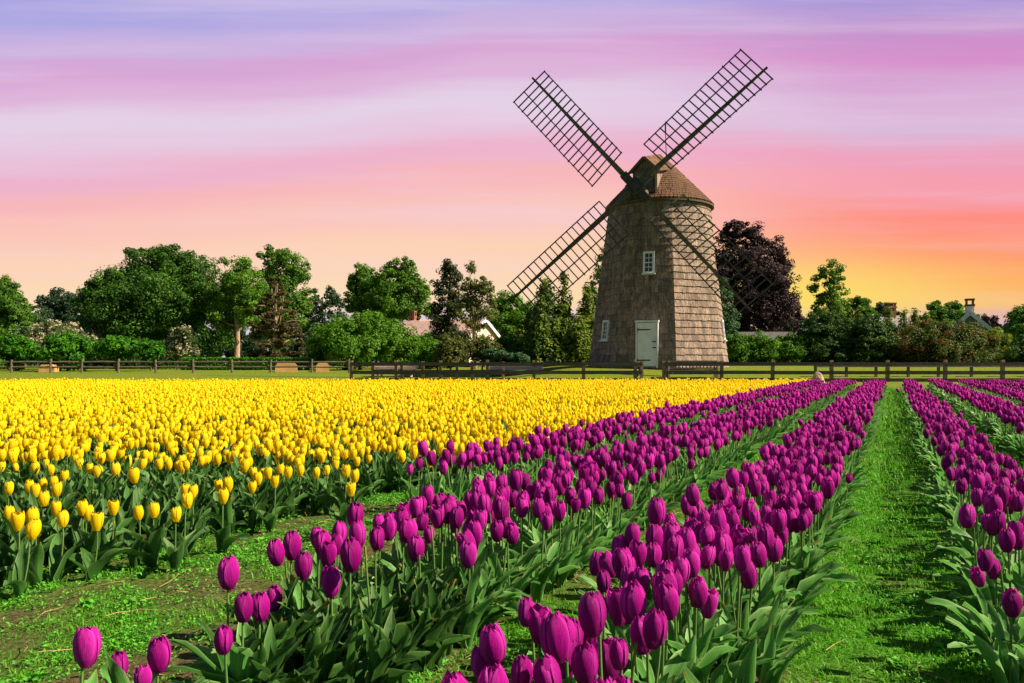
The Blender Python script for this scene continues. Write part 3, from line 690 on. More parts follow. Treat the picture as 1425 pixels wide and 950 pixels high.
def hedge(name, label, xa, xb, Y, ytop, depth, mat, bumps=.0, leaf=.2, group=None, rz=0.0):
    X0_, X1_ = px(xa, Y), px(xb, Y); xm = (X0_ + X1_) / 2; zg = gz(xm, Y); H = pz(ytop, Y) - zg
    root = thing(name, label, 'hedge', (xm, Y, zg - .05), rz, group); L_ = X1_ - X0_
    n = int((L_ * H * 2 + L_ * depth + H * depth * 2) * 2.2 / (leaf * leaf * .27)); n = min(n, 60000)
    f = rng.random(n); P = np.empty((n, 3)); P[:, 0] = rng.uniform(-L_ / 2, L_ / 2, n); P[:, 1] = rng.uniform(-depth / 2, depth / 2, n); P[:, 2] = rng.uniform(0, H, n)
    a = f < .42; P[a, 1] = -depth / 2 + rng.random(a.sum()) ** 2 * depth * .25
    b = (f >= .42) & (f < .8); P[b, 2] = H - rng.random(b.sum()) ** 2 * H * .2
    if bumps: P[:, 2] *= 1 + bumps * (np.sin(P[:, 0] * 2.3) * .5 + np.sin(P[:, 0] * 5.1 + 1) * .35); P[:, 1] += bumps * .6 * np.sin(P[:, 0] * 3.1)
    Nn = rng.normal(size=(n, 3)) * .7 + np.array([0, -.4, .5]); Nn /= np.linalg.norm(Nn, axis=1)[:, None]
    V = leaf_quads(P, Nn, leaf * rng.uniform(.6, 1.3, n))
    k = np.floor(P[:, 0] * 1.6) * 12.9898 + np.floor(P[:, 2] * 2.5) * 78.233; rn = np.clip(.6 * (np.sin(k) * 43758.5 % 1) + .4 * rng.random(n), 0, .999)
    link('foliage', mesh_np('foliage', V, [np.arange(4 * n).reshape(-1, 4)], [mat], attrs={'rnd': np.repeat(rn, 4), 'tip': np.zeros(4 * n)}), root)
    for i in range(max(3, int(L_ / 1.2))):
        sb = MB(); x = -L_ / 2 + (i + .5) * L_ / max(3, int(L_ / 1.2)); sb.tube([[x, 0, -.1], [x + .05, .05, H * .4], [x - .05, 0, H * .8]], [.05, .04, .02], 5); sb.obj('stem', BARK, root)
    return root
hedge('hedge', 'long low clipped hedge behind the rail fence left of the storage boxes', 255, 440, 54, 497, 1.2, TRIM)
for a, b, yt, lab in ((1002, 1050, 464, 'touching the right wall of the mill'), (1036, 1086, 466, 'in the middle, below the grey shed roof'), (1070, 1122, 463, 'at the right end, beside the dark evergreens')):
    tree('shrub', 'bright green leafy shrub ' + lab, a, b, yt, 508, 54, BRIGHT, BUSH, cat='shrub', group='bright shrubs right of the mill', dens=1.8, r0=.06, nlimb=6)
# middle
tree('large_shrub', 'large bright green rounded shrub left of the pink roofed house', 424, 578, 437, 506, 56, BRIGHT, BUSH, cat='shrub', nlimb=9, r0=.12, dens=1.9)
tree('conifer_tree', 'narrow dark conifer in front of the pink roof', 600, 652, 362, 490, 63, DCON, [(0, .12, .9, .14, 0), (.15, .27, .95, .14, 0), (-.15, .42, .8, .13, 0), (.1, .56, .72, .12, 0), (-.05, .7, .6, .11, 0), (0, .82, .5, .10, 0), (0, .93, .3, .07, 0)], dens=1.4, flat=.6, trunk=BARK, clump=1.1)
tree('cypress_tree', 'fan shaped olive tree with bare pale stems', 636, 694, 370, 470, 60, OLIVE, [(-.2, .85, .3, .14), (.35, .70, .32, .16), (-.5, .62, .34, .18), (.1, .55, .45, .2), (.6, .42, .34, .17), (-.6, .35, .34, .17), (0, .28, .5, .16)], trunk=PALEBARK, r0=.17, nlimb=16, dens=1.35, xt=660, th=.55)
tree('background_tree', 'rounded green tree behind the gable of the pink roofed house', 672, 742, 410, 480, 86, MIDG, ROUND, dens=1.5)
tree('background_tree', 'low green tree between the gable and the arborvitae clump', 700, 752, 428, 490, 80, BRIGHT, ROUND, dens=1.4)
tree('shrub', 'yellow green shrub below the narrow dark conifer', 578, 640, 478, 508, 52, BRIGHT, BUSH, cat='shrub', r0=.06, nlimb=5)
tree('shrub', 'leafy shrub with yellowish sprays below the fan shaped tree', 606, 648, 470, 506, 50, OLIVE, BUSH, cat='shrub', r0=.06, nlimb=5)
tree('shrub', 'mid green shrub under the white gable end', 680, 742, 456, 506, 55, MIDG, BUSH, cat='shrub', r0=.06, nlimb=5)
tree('shrub', 'olive green shrub in front of the white gable wall', 648, 694, 470, 506, 52, OLIVE, BALL, cat='shrub', r0=.06, nlimb=5)
tree('juniper_shrub', 'low spreading grey green juniper behind the dark plank fence', 656, 738, 484, 508, 50, JUNI, [(-.5, .4, .45, .4), (.1, .45, .5, .45), (.6, .35, .4, .4), (-.1, .7, .3, .25)], cat='shrub', r0=.05, nlimb=6, flat=.4)
arb = [(728, 790, 388, 'tallest arborvitae of the clump beside the mill'), (768, 800, 382, 'slender arborvitae in the middle of the clump beside the mill'), (800, 836, 395, 'arborvitae touching the left wall of the mill'), (736, 768, 415, 'shorter arborvitae at the left front of the clump'), (784, 826, 440, 'bushy low arborvitae at the right front of the clump')]
for i, (a, b, yt, lab) in enumerate(arb):
    tree('arborvitae', lab, a, b, yt, 506, 53 - (2.5 if i > 2 else 0), CONI, SPIRE, cat='conifer', group='arborvitae clump left of the mill', dens=2.0, up=.8, flat=1.5, clump=.85, leaf=.24, r0=.1, nlimb=4)
tree('background_tree', 'thin leafy tree peeping out behind the left wall of the mill', 820, 868, 338, 450, 66, MIDG, LOOSE, dens=.8)
tree('shrub', 'dark green shrub hiding the wall below the pink roof', 560, 616, 467, 508, 58, MIDG, BUSH, cat='shrub', r0=.08, nlimb=6)
for a, b, lab in ((118, 168, 'under the cottage roof'), (160, 214, 'right of the cottage roof'), (212, 262, 'under the small white flowering tree')):
    tree('shrub', 'low dark shrub in the shade ' + lab, a, b, 474, 512, 62, DARKG, BUSH, cat='shrub', r0=.07, nlimb=5)
# right
tree('conifer_tree', 'green conifer tight behind the right wall of the mill', 990, 1024, 385, 480, 58, JUNI, SPIRE, dens=1.3)
tree('beech_tree', 'large dark purple copper beech right of the mill', 975, 1102, 316, 478, 66, BEECH, [(-.45, .35, .5, .3), (.2, .30, .55, .28), (.6, .4, .42, .25), (-.1, .62, .55, .28), (.45, .66, .46, .22), (-.35, .82, .38, .16), (.05, .88, .4, .12), (.75, .62, .25, .16), (.62, .22, .4, .18), (.2, .45, .5, .3, -.5)], r0=.4, nlimb=10, dens=1.5, clump=.8)
tree('background_tree', 'low dark tree at the right foot of the copper beech', 1078, 1130, 438, 480, 84, BLUEG, BUSH)
tree('tall_tree', 'tall irregular tree standing high above the dark evergreens', 1126, 1186, 364, 480, 68, MIDG, [(-.05, .86, .48, .13, 0), (-.5, .72, .36, .12), (.42, .70, .42, .13), (-.55, .50, .36, .12), (.15, .52, .5, .13), (.55, .40, .42, .13), (-.1, .30, .7, .15), (.6, .22, .42, .13)], dens=1.5, r0=.3)
tree('background_tree', 'round green tree right of the tall irregular tree', 1172, 1218, 414, 470, 78, MIDG, ROUND)
tree('background_tree', 'round tree between the brown chimney and the white chimney', 1274, 1352, 419, 470, 82, MIDG, BROAD, dens=1.5)
tree('background_tree', 'small loose tree right beside the brown chimney', 1214, 1250, 421, 470, 100, BLUEG, ROUND)
spi = [(1140, 1156, 426), (1158, 1174, 422), (1176, 1190, 427), (1190, 1202, 425), (1226, 1246, 428), (1250, 1266, 431), (1264, 1282, 430), (1282, 1296, 433)]
splab = ['small pointed conifer under the tall irregular tree, leftmost of the row', 'second small pointed conifer from the left of the row', 'small pointed conifer below the left brown chimney', 'thin pointed conifer just left of the gap in the row', 'pointed conifer directly below the right brown chimney', 'small pointed conifer right of the brown chimneys', 'broad pointed conifer left of the red tipped bush', 'low pointed conifer at the right end of the row']
for (a, b, yt), lab in zip(spi, splab):
    tree('pointed_conifer', lab, a, b, yt, 500, 62, CONI, SPIRE, cat='conifer', group='row of pointed conifers behind the evergreens', up=.8, flat=1.4, dens=1.6, nlimb=3, r0=.08)
tree('spruce_shrub', 'dark layered evergreen behind the plank fence, left half', 1112, 1190, 436, 508, 54, SPRUCE, BUSH, cat='shrub', flat=.4, r0=.1, dens=1.8, droop=.3)
tree('spruce_shrub', 'dark layered evergreen behind the plank fence, next to red bush', 1176, 1256, 438, 508, 53, SPRUCE, BUSH, cat='shrub', flat=.4, r0=.1, dens=1.8, droop=.3)
tree('red_tipped_shrub', 'wide bush with red and orange tips in front of the white chimney', 1240, 1380, 446, 508, 52, REDS, BUSH, cat='shrub', tips=.26, r0=.1, nlimb=10, dens=1.7)
tree('shrub', 'yellow green bush right of the red tipped bush', 1356, 1408, 458, 508, 55, YELG, BUSH, cat='shrub', r0=.08)
tree('background_tree', 'small bluish tree far behind on the right', 1360, 1394, 440, 480, 110, BEECH, BUSH)
tree('background_tree', 'grey green tree far behind near the right edge', 1376, 1424, 448, 490, 98, BLUEG, BUSH)
tree('broad_tree', 'green tree cut by the right edge of the photo', 1398, 1480, 424, 505, 60, MIDG, ROUND)
tree('shrub', 'dark green bush at the right edge behind the fence', 1398, 1470, 470, 508, 54, SPRUCE, BUSH, cat='shrub', r0=.08)
tree('shrub', 'bushy green shrub filling in behind the house gable', 1318, 1370, 452, 490, 72, MIDG, BUSH, cat='shrub', r0=.08)
# trees that close the horizon far behind
BELT = [(-110, 30, 446), (10, 130, 452), (100, 250, 456), (230, 350, 450), (320, 440, 455), (400, 520, 447), (500, 600, 452), (570, 690, 449), (660, 780, 455), (750, 860, 447), (960, 1090, 452), (1060, 1180, 458), (1150, 1260, 452), (1230, 1340, 448), (1310, 1420, 455), (1390, 1530, 450)]
BLAB = ['at far left behind the clipped trees', 'behind the dogwood', 'behind the great maple, left side', 'glimpsed under the right side of the maple', 'glimpsed between the pale trunks', 'behind the large shrub', 'just left of the pink roof', 'just behind the pink roof', 'behind the white gable', 'behind the arborvitae clump', 'behind the copper beech', 'behind the grey shed', 'behind the pointed conifers', 'behind the brown chimney house', 'behind the white chimney', 'behind the trees at the right edge']
for (a, b, yt), lab in zip(BELT, BLAB):
    tree('distant_tree', 'distant dark tree ' + lab, a, b, yt, 508, 125, BLUEG, BUSH, nlimb=3, leaf=.8)

# ------------------------------------------------------------------ fences
def plank_fence(label, xs, Y, rails, post_top, xend=None, xstart=None, mat=PLANK, rh=.165, group=None, Yb=None, brace=False, postmat=POST, pw=.14, round_=False):
    """xs: post positions in photo pixels; rails: heights above ground"""
    Yf = lambda x: Y if Yb is None else Y + (Yb - Y) * (x - xs[0]) / (xs[-1] - xs[0])
    P = [(px(x, Yf(x)), Yf(x)) for x in xs]
    x0, y0 = P[0]; root = thing('fence', label, 'fence', (x0, y0, gz(x0, y0)), 0, group); b0 = np.array([x0, y0, gz(x0, y0)])
    for i, (x, y) in enumerate(P):
        m_ = MB(); h = post_top + random.uniform(-.03, .04); g_ = gz(x, y)
        c = np.array([x, y, g_]) - b0
        if round_: m_.tube([c + [0, 0, -.2], c + [random.uniform(-.02, .02), 0, h * .6], c + [random.uniform(-.03, .03), 0, h]], [pw * .55, pw * .5, pw * .42], 8)
        else: m_.beam(c + [0, 0, -.2], c + [random.uniform(-.015, .015), 0, h], pw, pw, up=(0, 1, 0))
        m_.obj('post', postmat, root)
    for i in range(len(P) - 1):
        for hz in rails:
            m_ = MB(); (xa, ya), (xb, yb) = P[i], P[i + 1]
            a = np.array([xa, ya, gz(xa, ya) + hz + random.uniform(-.012, .012)]) - b0; b = np.array([xb, yb, gz(xb, yb) + hz + random.uniform(-.012, .012)]) - b0
            off = np.array([0, -(pw / 2 + .025) if not round_ else 0, 0]); e = (b - a) / np.linalg.norm(b - a) * .004
            if round_: m_.tube([a + off, (a + b) / 2 + [0, 0, random.uniform(-.02, .02)], b + off], [.045, .055, .045], 7)
            else: m_.beam(a + off + e, b + off - e, .042, rh * random.uniform(.93, 1.05))
            m_.obj('rail', mat, root)
    if brace:
        xa, ya = P[brace[0]]; xb, yb = P[brace[1]]; m_ = MB()
        m_.beam(np.array([xa, ya + .1, gz(xa, ya) + .08]) - b0, np.array([xb, yb + .1, gz(xb, yb) + .7]) - b0, .06, .09); m_.obj('brace', TIMBER, root)
    return root
YF = 36.5
plank_fence('dark three plank fence left of the gate gap, in front of the mill', [489, 551, 613, 678, 743, 812, 884, 893], YF, (.09, .43, .815), .98, brace=(6, 7))
plank_fence('dark three plank fence running from the gate gap to the right edge', [924, 1004, 1075, 1157, 1235, 1315, 1395, 1475, 1555], YF, (.09, .43, .815), .98)
plank_fence('second plank fence close behind the left dark plank fence', [519, 559, 588, 636, 657, 700], 38.8, (.46, .82), .93, rh=.12)
plank_fence('rustic round rail fence in front of the clipped trees at left', [-92, -38, 16, 71, 114, 165, 217, 269, 323, 377, 434, 486], 48.0, (.36, .66), .82, mat=RAILW, round_=True, postmat=RAILW, pw=.15)
plank_fence('pale low rail fence behind the right plank fence', [1135, 1178, 1219, 1264, 1306, 1352, 1396, 1440], 38.6, (.52,), .62, mat=RAILW, rh=.10, pw=.11, postmat=RAILW)

# bench behind the gate, tables, boxes, boulder
def slat_bench():
    Yb = 38.2; xa, xb = px(928, Yb), px(998, Yb); xm = (xa + xb) / 2; L_ = xb - xa; z0 = gz(xm, Yb)
    root = thing('garden_bench', 'slatted brown garden bench just behind the fence by the gate gap', 'bench', (xm, Yb, z0))
    for sx in (-1, 1):
        for sy in (-1, 1):
            b = MB(); b.box([sx * (L_ / 2 - .05), sy * .24, (.46 if sy > 0 else .86) / 2], (.09, .09, .46 if sy > 0 else .86)); b.obj('leg', POST, root)
    b = MB()
    for i in range(5): b.box([0, -.14 + i * .095, .43], (L_ - .02, .085, .035))
    b.box([0, -.30 + .04, .36], (L_ - .2, .04, .10)); b.obj('seat', TIMBER, root)
    b = MB(); b.box([0, -.24, .82], (L_ - .19, .05, .09)); b.box([0, -.24, .50], (L_ - .19, .05, .07))
    for i in range(13): b.box([-L_ / 2 + .2 + i * (L_ - .4) / 12, -.24, .66], (.055, .03, .26))
    b.obj('backrest', TIMBER, root)
    for sx in (-1, 1):
        b = MB(); b.box([sx * (L_ / 2 - .05), .02, .63], (.10, .56, .05)); b.obj('armrest', POST, root)
slat_bench()
def table(label, xa, xb, Yt):
    X0_, X1_ = px(xa, Yt), px(xb, Yt); xm = (X0_ + X1_) / 2; L_ = X1_ - X0_; z0 = gz(xm, Yt); h = pz(509.5, Yt) - z0
    root = thing('picnic_table', label, 'table', (xm, Yt, z0), 0, 'pale picnic tables behind the dark fence')
    b = MB()
    for i in range(5): b.box([0, -.34 + i * .17, h], (L_, .16, .05))
    for q in (-1, 1): b.box([0, q * .36, h - .10], (L_ * .96, .04, .13))
    b.obj('tabletop', PALEWOOD, root)
    for s in (-1, 1):
        b = MB(); b.box([0, s * .68, h * .58], (L_, .26, .045)); b.obj('bench_seat', PALEWOOD, root)
        for q in (-1, 1):
            b = MB(); b.beam([s * L_ * .38, q * .72, 0], [s * L_ * .38, q * .2, h - .03], .05, .11, up=(1, 0, 0)); b.obj('leg', PALEWOOD, root)
        b = MB(); b.box([s * L_ * .38, 0, h * .52], (.05, 1.5, .09)); b.obj('crossbar', PALEWOOD, root)
table('pale pinkish picnic table left of its twin, below the large shrub', 521, 582, 43.5)
table('pale pinkish picnic table right of its twin, left of the arborvitae clump', 680, 756, 44.5)
def boxy(label, xa, xb, ytop, Yb, name='storage_box'):
    X0_, X1_ = px(xa, Yb), px(xb, Yb); xm = (X0_ + X1_) / 2; w = (X1_ - X0_) / 2; z0 = gz(xm, Yb); h = pz(ytop, Yb) - z0
    root = thing(name, label, 'box', (xm, Yb, z0), R(14), 'tan boxes along the rail fence')
    b = MB(); b.prism([(-w, -.05), (w, -.05), (w, h * .55), (-w, h * .55)], -.45, .45); b.obj('body', TANWOOD, root)
    b = MB(); b.prism([(-w * 1.03, h * .555), (w * 1.03, h * .555), (w * .62, h), (-w * .62, h)], -.47, .47); b.obj('lid', TANWOOD, root)
boxy('tan box with sloping lid right of the clipped hedge, the larger one', 384, 413, 503, 49.6)
boxy('tan box with sloping lid in the shade of the large shrub', 440, 458, 504, 49.8)
boxy('tan box half hidden behind the largest clipped tree', 58, 78, 507, 49.6)
def boulder():
    Yb = 31.5; xm = px(1138, Yb); z0 = gz(xm, Yb); 
    bm = MB(); n, k = 14, 9; V = []
    for i in range(k):
        th_ = math.pi * i / (k - 1)
        for j in range(n):
            a = 2 * math.pi * j / n; d = Vector((math.sin(th_) * math.cos(a), math.sin(th_) * math.sin(a), math.cos(th_))); q = 1 + .22 * mnoise.noise(d * 1.7 + Vector((3, 1, 2)))
            V.append([d.x * .27 * q * (1.0 if d.z < 0 else 1 - .45 * d.z), d.y * .25 * q, d.z * .38 * q + .16])
    V = [[a_ * 1.0, b_, c_ * 1.35] for a_, b_, c_ in V]
    bm.add(V, [[i * n + j, (i + 1) * n + j, (i + 1) * n + (j + 1) % n, i * n + (j + 1) % n] for i in range(k - 1) for j in range(n)], rnd=.5)
    o = bm.obj('boulder', STONE, None, False, (xm, Yb, z0)); tag(o, 'pinkish boulder standing at the far end of the purple rows', 'boulder')
boulder()

# ------------------------------------------------------------------ tulips
def petal_grid(a0, nu, nv, Rm, H, openf, outer, wid, prn):
    V, T, E = [], [], []
    for i in range(nv + 1):
        s = i / nv
        prof = (math.sin(math.pi * min(1, (.08 + s * (.815 - openf * .17))))) ** .52
        prof *= (1 + openf * .16 * s * s) * (1 - (.30 - .24 * min(1, openf)) * s ** 7)
        Aw = wid * (.52 + .48 * min(1, s / .35)) * (max(0.0, 1 - max(0, (s - .6) / .4) ** 3.2)) ** .42
        z = H * s
        for j in range(nu + 1):
            w = -1 + 2 * j / nu; a = a0 + w * Aw
            rr_ = Rm * prof * (outer + .055 * (1 - w * w) - .035 * (abs(w) < .2) * math.sin(math.pi * s)) + .0016 * math.sin(7 * w + prn * 9) * s
            zz = z - H * .035 * w * w * s + H * .012 * math.sin(5 * w + prn * 11) * s
            V.append([rr_ * math.cos(a), rr_ * math.sin(a), zz]); T.append(s); E.append(w)
    Fq = [[i * (nu + 1) + j, i * (nu + 1) + j + 1, (i + 1) * (nu + 1) + j + 1, (i + 1) * (nu + 1) + j] for i in range(nv) for j in range(nu)]
    return np.array(V), np.array(T), np.array(E), np.array(Fq)
class TP:
    """template: verts, quads, tt, ee, material slot"""
    def __init__(s): s.V = []; s.T = []; s.E = []; s.F = []; s.M = []; s.n = 0
    def add(s, V, T, E, Fq, m=0):
        s.V.append(np.asarray(V, float)); s.T.append(np.asarray(T, float)); s.E.append(np.asarray(E, float)); s.F.append(np.asarray(Fq) + s.n); s.M.append(np.full(len(Fq), m)); s.n += len(V); return s
    def done(s):
        s.V = np.concatenate(s.V); s.T = np.concatenate(s.T); s.E = np.concatenate(s.E); s.F = np.concatenate(s.F); s.M = np.concatenate(s.M); return s
    def mesh(s, name, mats, smooth=True): return mesh_np(name, s.V, [s.F], mats, [s.M], {'rnd': np.zeros(len(s.V)), 'tt': s.T, 'ee': s.E}, smooth)
def bloom_tp(nu, nv, openf, seed, H=.10, Rm=.0305):
    t = TP(); q = random.Random(seed); a = q.uniform(0, 6.28)
    for i in range(3): t.add(*petal_grid(a + i * 2.094 + 1.047 + q.uniform(-.1, .1), nu, nv, Rm, H * q.uniform(.93, 1.02), openf, .90, .98, q.random()))
    for i in range(3): t.add(*petal_grid(a + i * 2.094 + q.uniform(-.1, .1), nu, nv, Rm, H * q.uniform(.93, 1.03), openf + q.uniform(0, .12), 1.0, .96, q.random()))
    return t.done()
def lathe_tp(openf, H=.10, Rm=.0315, k=6):
    prof = [(.25, .0), (.9, .22), (1.0, .48), (.82, .8), (.45 + .3 * openf, 1.0)]
    t = TP(); V = [[Rm * r_ * (1 + .10 * (j % 2)) * math.cos(2 * math.pi * j / k), Rm * r_ * (1 + .10 * (j % 2)) * math.sin(2 * math.pi * j / k), H * z * (1 - .06 * (j % 2) * (z == 1))] for r_, z in prof for j in range(k)]
    Fq = [[i * k + j, i * k + (j + 1) % k, (i + 1) * k + (j + 1) % k, (i + 1) * k + j] for i in range(4) for j in range(k)]
    return t.add(V, [z for _, z in prof for j in range(k)], [(.7 if j % 2 else .0) for _ in prof for j in range(k)], Fq).done()
def stem_tp(bend, k, n):
    """unit height stem"""
    t = TP(); V = []
    for i in range(n + 1):
        f_ = i / n; x = bend * .03 * math.sin(f_ * 1.8) ; r_ = .0042 - .0006 * f_
        for j in range(k): V.append([x + r_ * math.cos(2 * math.pi * j / k), r_ * math.sin(2 * math.pi * j / k), f_])
    Fq = [[i * k + j, i * k + (j + 1) % k, (i + 1) * k + (j + 1) % k, (i + 1) * k + j] for i in range(n) for j in range(k)]
    return t.add(V, [i / n for i in range(n + 1) for j in range(k)], [0] * (k * (n + 1)), Fq).done()
def leaf_tp(L_, W, rise, droop, nv, nu, seed):
    """leaf springing from the origin, arching out along +x"""
    q = random.Random(seed); t = TP(); V, T, E = [], [], []
    x = 0.0; z = 0.0; ang = rise; ph = q.uniform(0, 6); tw = q.uniform(-.5, .5)
    for i in range(nv + 1):
        s = i / nv
        wv = W * (math.sin(math.pi * min(1, .10 + .90 * s) ** .85) ** .8) * (1 if s < .97 else .25); cup = .55 * (1 - s) + .12
        side = tw * s * .35
        for j in range(nu + 1):
            w = -1 + 2 * j / nu
            dz = abs(w) ** 1.5 * wv * cup + .008 * math.sin(9 * s + ph + w * 1.5) * abs(w)
            nx, nz_ = -math.sin(ang), math.cos(ang)
            V.append([x + nx * dz, w * wv * .5 * (1.0 - .25 * cup) + side * .12 * s, z + nz_ * dz + w * side * wv]); T.append(s); E.append(w)
        x += math.cos(ang) * L_ / nv; z += math.sin(ang) * L_ / nv; ang -= droop / nv * (.5 + 1.3 * s)
    Fq = [[i * (nu + 1) + j, i * (nu + 1) + j + 1, (i + 1) * (nu + 1) + j + 1, (i + 1) * (nu + 1) + j] for i in range(nv) for j in range(nu)]
    return t.add(V, T, E, Fq).done()
LSPEC = [(.27, .058, 1.45, .55), (.26, .066, 1.34, .85), (.25, .072, 1.22, 1.10), (.23, .075, 1.10, 1.25), (.28, .052, 1.50, .35), (.25, .064, 1.30, .7), (.22, .072, .95, 1.15), (.26, .062, 1.38, 1.15), (.23, .058, .80, .85), (.21, .052, 1.42, .3)]
HI_LEAF = [leaf_tp(a[0], a[1] * 1.12, a[2], a[3], 8, 4, i) for i, a in enumerate(LSPEC)]
LO_LEAF = [leaf_tp(*a, 4, 2, i) for i, a in enumerate(LSPEC)]
FAR_LEAF = [leaf_tp(a[0], a[1] * 1.25, a[2], a[3], 3, 1, i) for i, a in enumerate(LSPEC)]
HI_BLOOM = [bloom_tp(6, 8, o, 50 + i) for i, o in enumerate((0, .1, .25, .4, .05, .6, .9))]
MID_BLOOM = [bloom_tp(3, 4, o, 70 + i) for i, o in enumerate((0, .15, .35, .7))]
FAR_BLOOM = [lathe_tp(0), lathe_tp(.5), lathe_tp(1)]
HI_STEM = [stem_tp(b, 7, 6) for b in (-.5, .3, 1, 0)]
LO_STEM = [stem_tp(.4, 3, 2)]

def field(color):
    """all plants of one colour: rows of (X, Y, edge) where edge is -1..1 across its row"""
    out = []
    if color == 'purple':
        for ri, (c, hw, a, b) in enumerate(ROWS):
            Y = a
            while Y < b:
                sp = (.086 if Y < 5 else .094) if ri in (1, 2) else .098
                spy = sp * (1.0 if Y < 12 else 1.18); n = max(3, int(2 * hw / sp))
                ed = 1 - .0 * Y; st = float(ss(a - .3, a + .5, Y)) if ri in (0, 1) else 1
                for k in range(n):
                    w = float(np.clip(-1 + (2 * k + 1) / n + rng.normal(0, .2), -1.04, 1.04))
                    if rng.random() > .93 * st: continue
                    y = Y + rng.uniform(-.5, .5) * spy; u = c + w * hw * (.94 + .1 * rng.random()) + .05 * nz(0, y, .8, ri * 3.0)
                    only = ri == 2 and u > np.interp(y, [2.0, 2.76, 3.5, 4.6], [-.56, -.46, -.36, -.22])
                    if ri == 2 and y < 2.6 and u < -.90: continue
                    if only and rng.random() < .35: continue
                    out.append((VPT * y + u, y, float(np.clip(w, -1, 1)), ri, bool(only)))
                Y += spy
    else:
        per, hw = .80, .25
        for ri in range(44):
            c = YEDGE - .27 - per * ri
            y = max(3.0, (-c) / 1.30)
            while y < YEND - .3:
                sp = .106 if y < 9 else .118; hw = .25 + .10 * float(ss(6.5, 10, y))
                n = int(2 * hw / sp) + 1
                dn = .07 * float(ss(3.6, 4.2, y)) + .87 * float(ss(4.8, 6.4, y - .12 * min(ri, 3)))
                if ri == 0: dn *= float(ss(5.6, 7.2, y))
                dn *= .72 + .5 * (nz(c, y, .9, 4.0) + .5) if y < 11 else .95
                if nz(c * .6, y, .45, 27.0) > .34: dn *= .55
                for k in range(n):
                    w = -1 + (2 * k + 1) / n + rng.normal(0, .18)
                    if rng.random() > dn: continue
                    yy = y + rng.uniform(-.5, .5) * sp; u = c + w * hw + .05 * nz(0, yy, .8, ri * 2.0)
                    X = VPT * yy + u
                    out.append((X, yy, float(np.clip(w, -1, 1)), ri))
                y += sp
    return out

def in_frame(X, Y, z, mx=-6, my=10):
    if Y < .3: return False
    x = CX + F * X / Y; y = HY - F * (z - CAMZ) / Y
    return mx < x < 1425 - mx and y < 950 + my

def make_meshes(col):
    mat = PURPLE if col == 'purple' else YELLOW
    return dict(bloom=[t.mesh('bloom', [mat]) for t in HI_BLOOM])
BL = {c: make_meshes(c)['bloom'] for c in ('purple', 'yellow')}
STM = [t.mesh('stem', [STEM]) for t in HI_STEM]
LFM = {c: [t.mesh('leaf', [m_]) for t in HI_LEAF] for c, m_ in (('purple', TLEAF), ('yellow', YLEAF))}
POINTED = {'purple': [0, 0, 1, 1, 1, 2, 2, 3, 4, 4, 4, 5, 6], 'yellow': [1, 2, 3, 3, 5, 5, 6]}

def plan(col, P):
    """per plant random looks, the same whether it ends up as an object or in the mass"""
    q = rng
    d = dict(X=P[0], Y=P[1], w=P[2], row=P[3], h=(q.normal(.335, .03) if col == 'purple' else q.normal(.245, .024)) - .02 * abs(P[2]), s=float(np.clip(q.normal(.875 if col == 'purple' else .84, .105), .6, 1.15)), b=int(q.choice(POINTED[col])), lean=q.normal(0, .075 if q.random() > .06 else .24, 2), rz=q.uniform(0, 6.28), nl=3, tone=0)
    d['lean'][0] += .05 * P[2] * (q.random() < .7)
    d['only'] = len(P) > 4 and P[4]
    L_ = []
    for k in range(4 if abs(P[2]) > .55 else 3):
        a = q.uniform(0, 6.28)
        if abs(P[2]) > .5 and q.random() < .65: a = (0 if P[2] > 0 else math.pi) - .45 + q.normal(0, .7)
        L_.append((int(q.integers(0, len(LSPEC))), a, q.uniform(.75, 1.15)))
    d['L'] = L_
    return d
def add_individual(col, d, label, group):
    z0 = gz(d['X'], d['Y']) - .005
    root = thing('%s_tulip' % col, label, 'tulip', (d['X'], d['Y'], z0), 0, group)
    lx, ly = d['lean']; h = d['h']
    st = link('stem', STM[d['b'] % 4], root); st.scale = (1, 1, h); 
    sh = Matrix.Identity(4); sh[0][2] = lx * 1.0; sh[1][2] = ly * 1.0   # lean as a shear of the stem
    st.matrix_basis = sh @ Matrix.Diagonal((1, 1, h, 1))
    bend = (-.5, .3, 1, 0)[d['b'] % 4] * .03 * math.sin(1.8)
    bl = link('bloom', BL[col][d['b']], root); s = d['s']
    bl.location = (lx * h + bend, ly * h, h - .003); bl.rotation_euler = (-ly * .9, lx * .9, d['rz']); bl.scale = (s * d.get('fat', 1), s * d.get('fat', 1), s)
    for (k, a, sc) in d['L']:
        lf = link('leaf', LFM[col][k], root); lf.rotation_euler = (0, 0, a); lf.scale = (sc, sc, sc); lf.location = (.012 * math.cos(a), .012 * math.sin(a), 0)
    return root

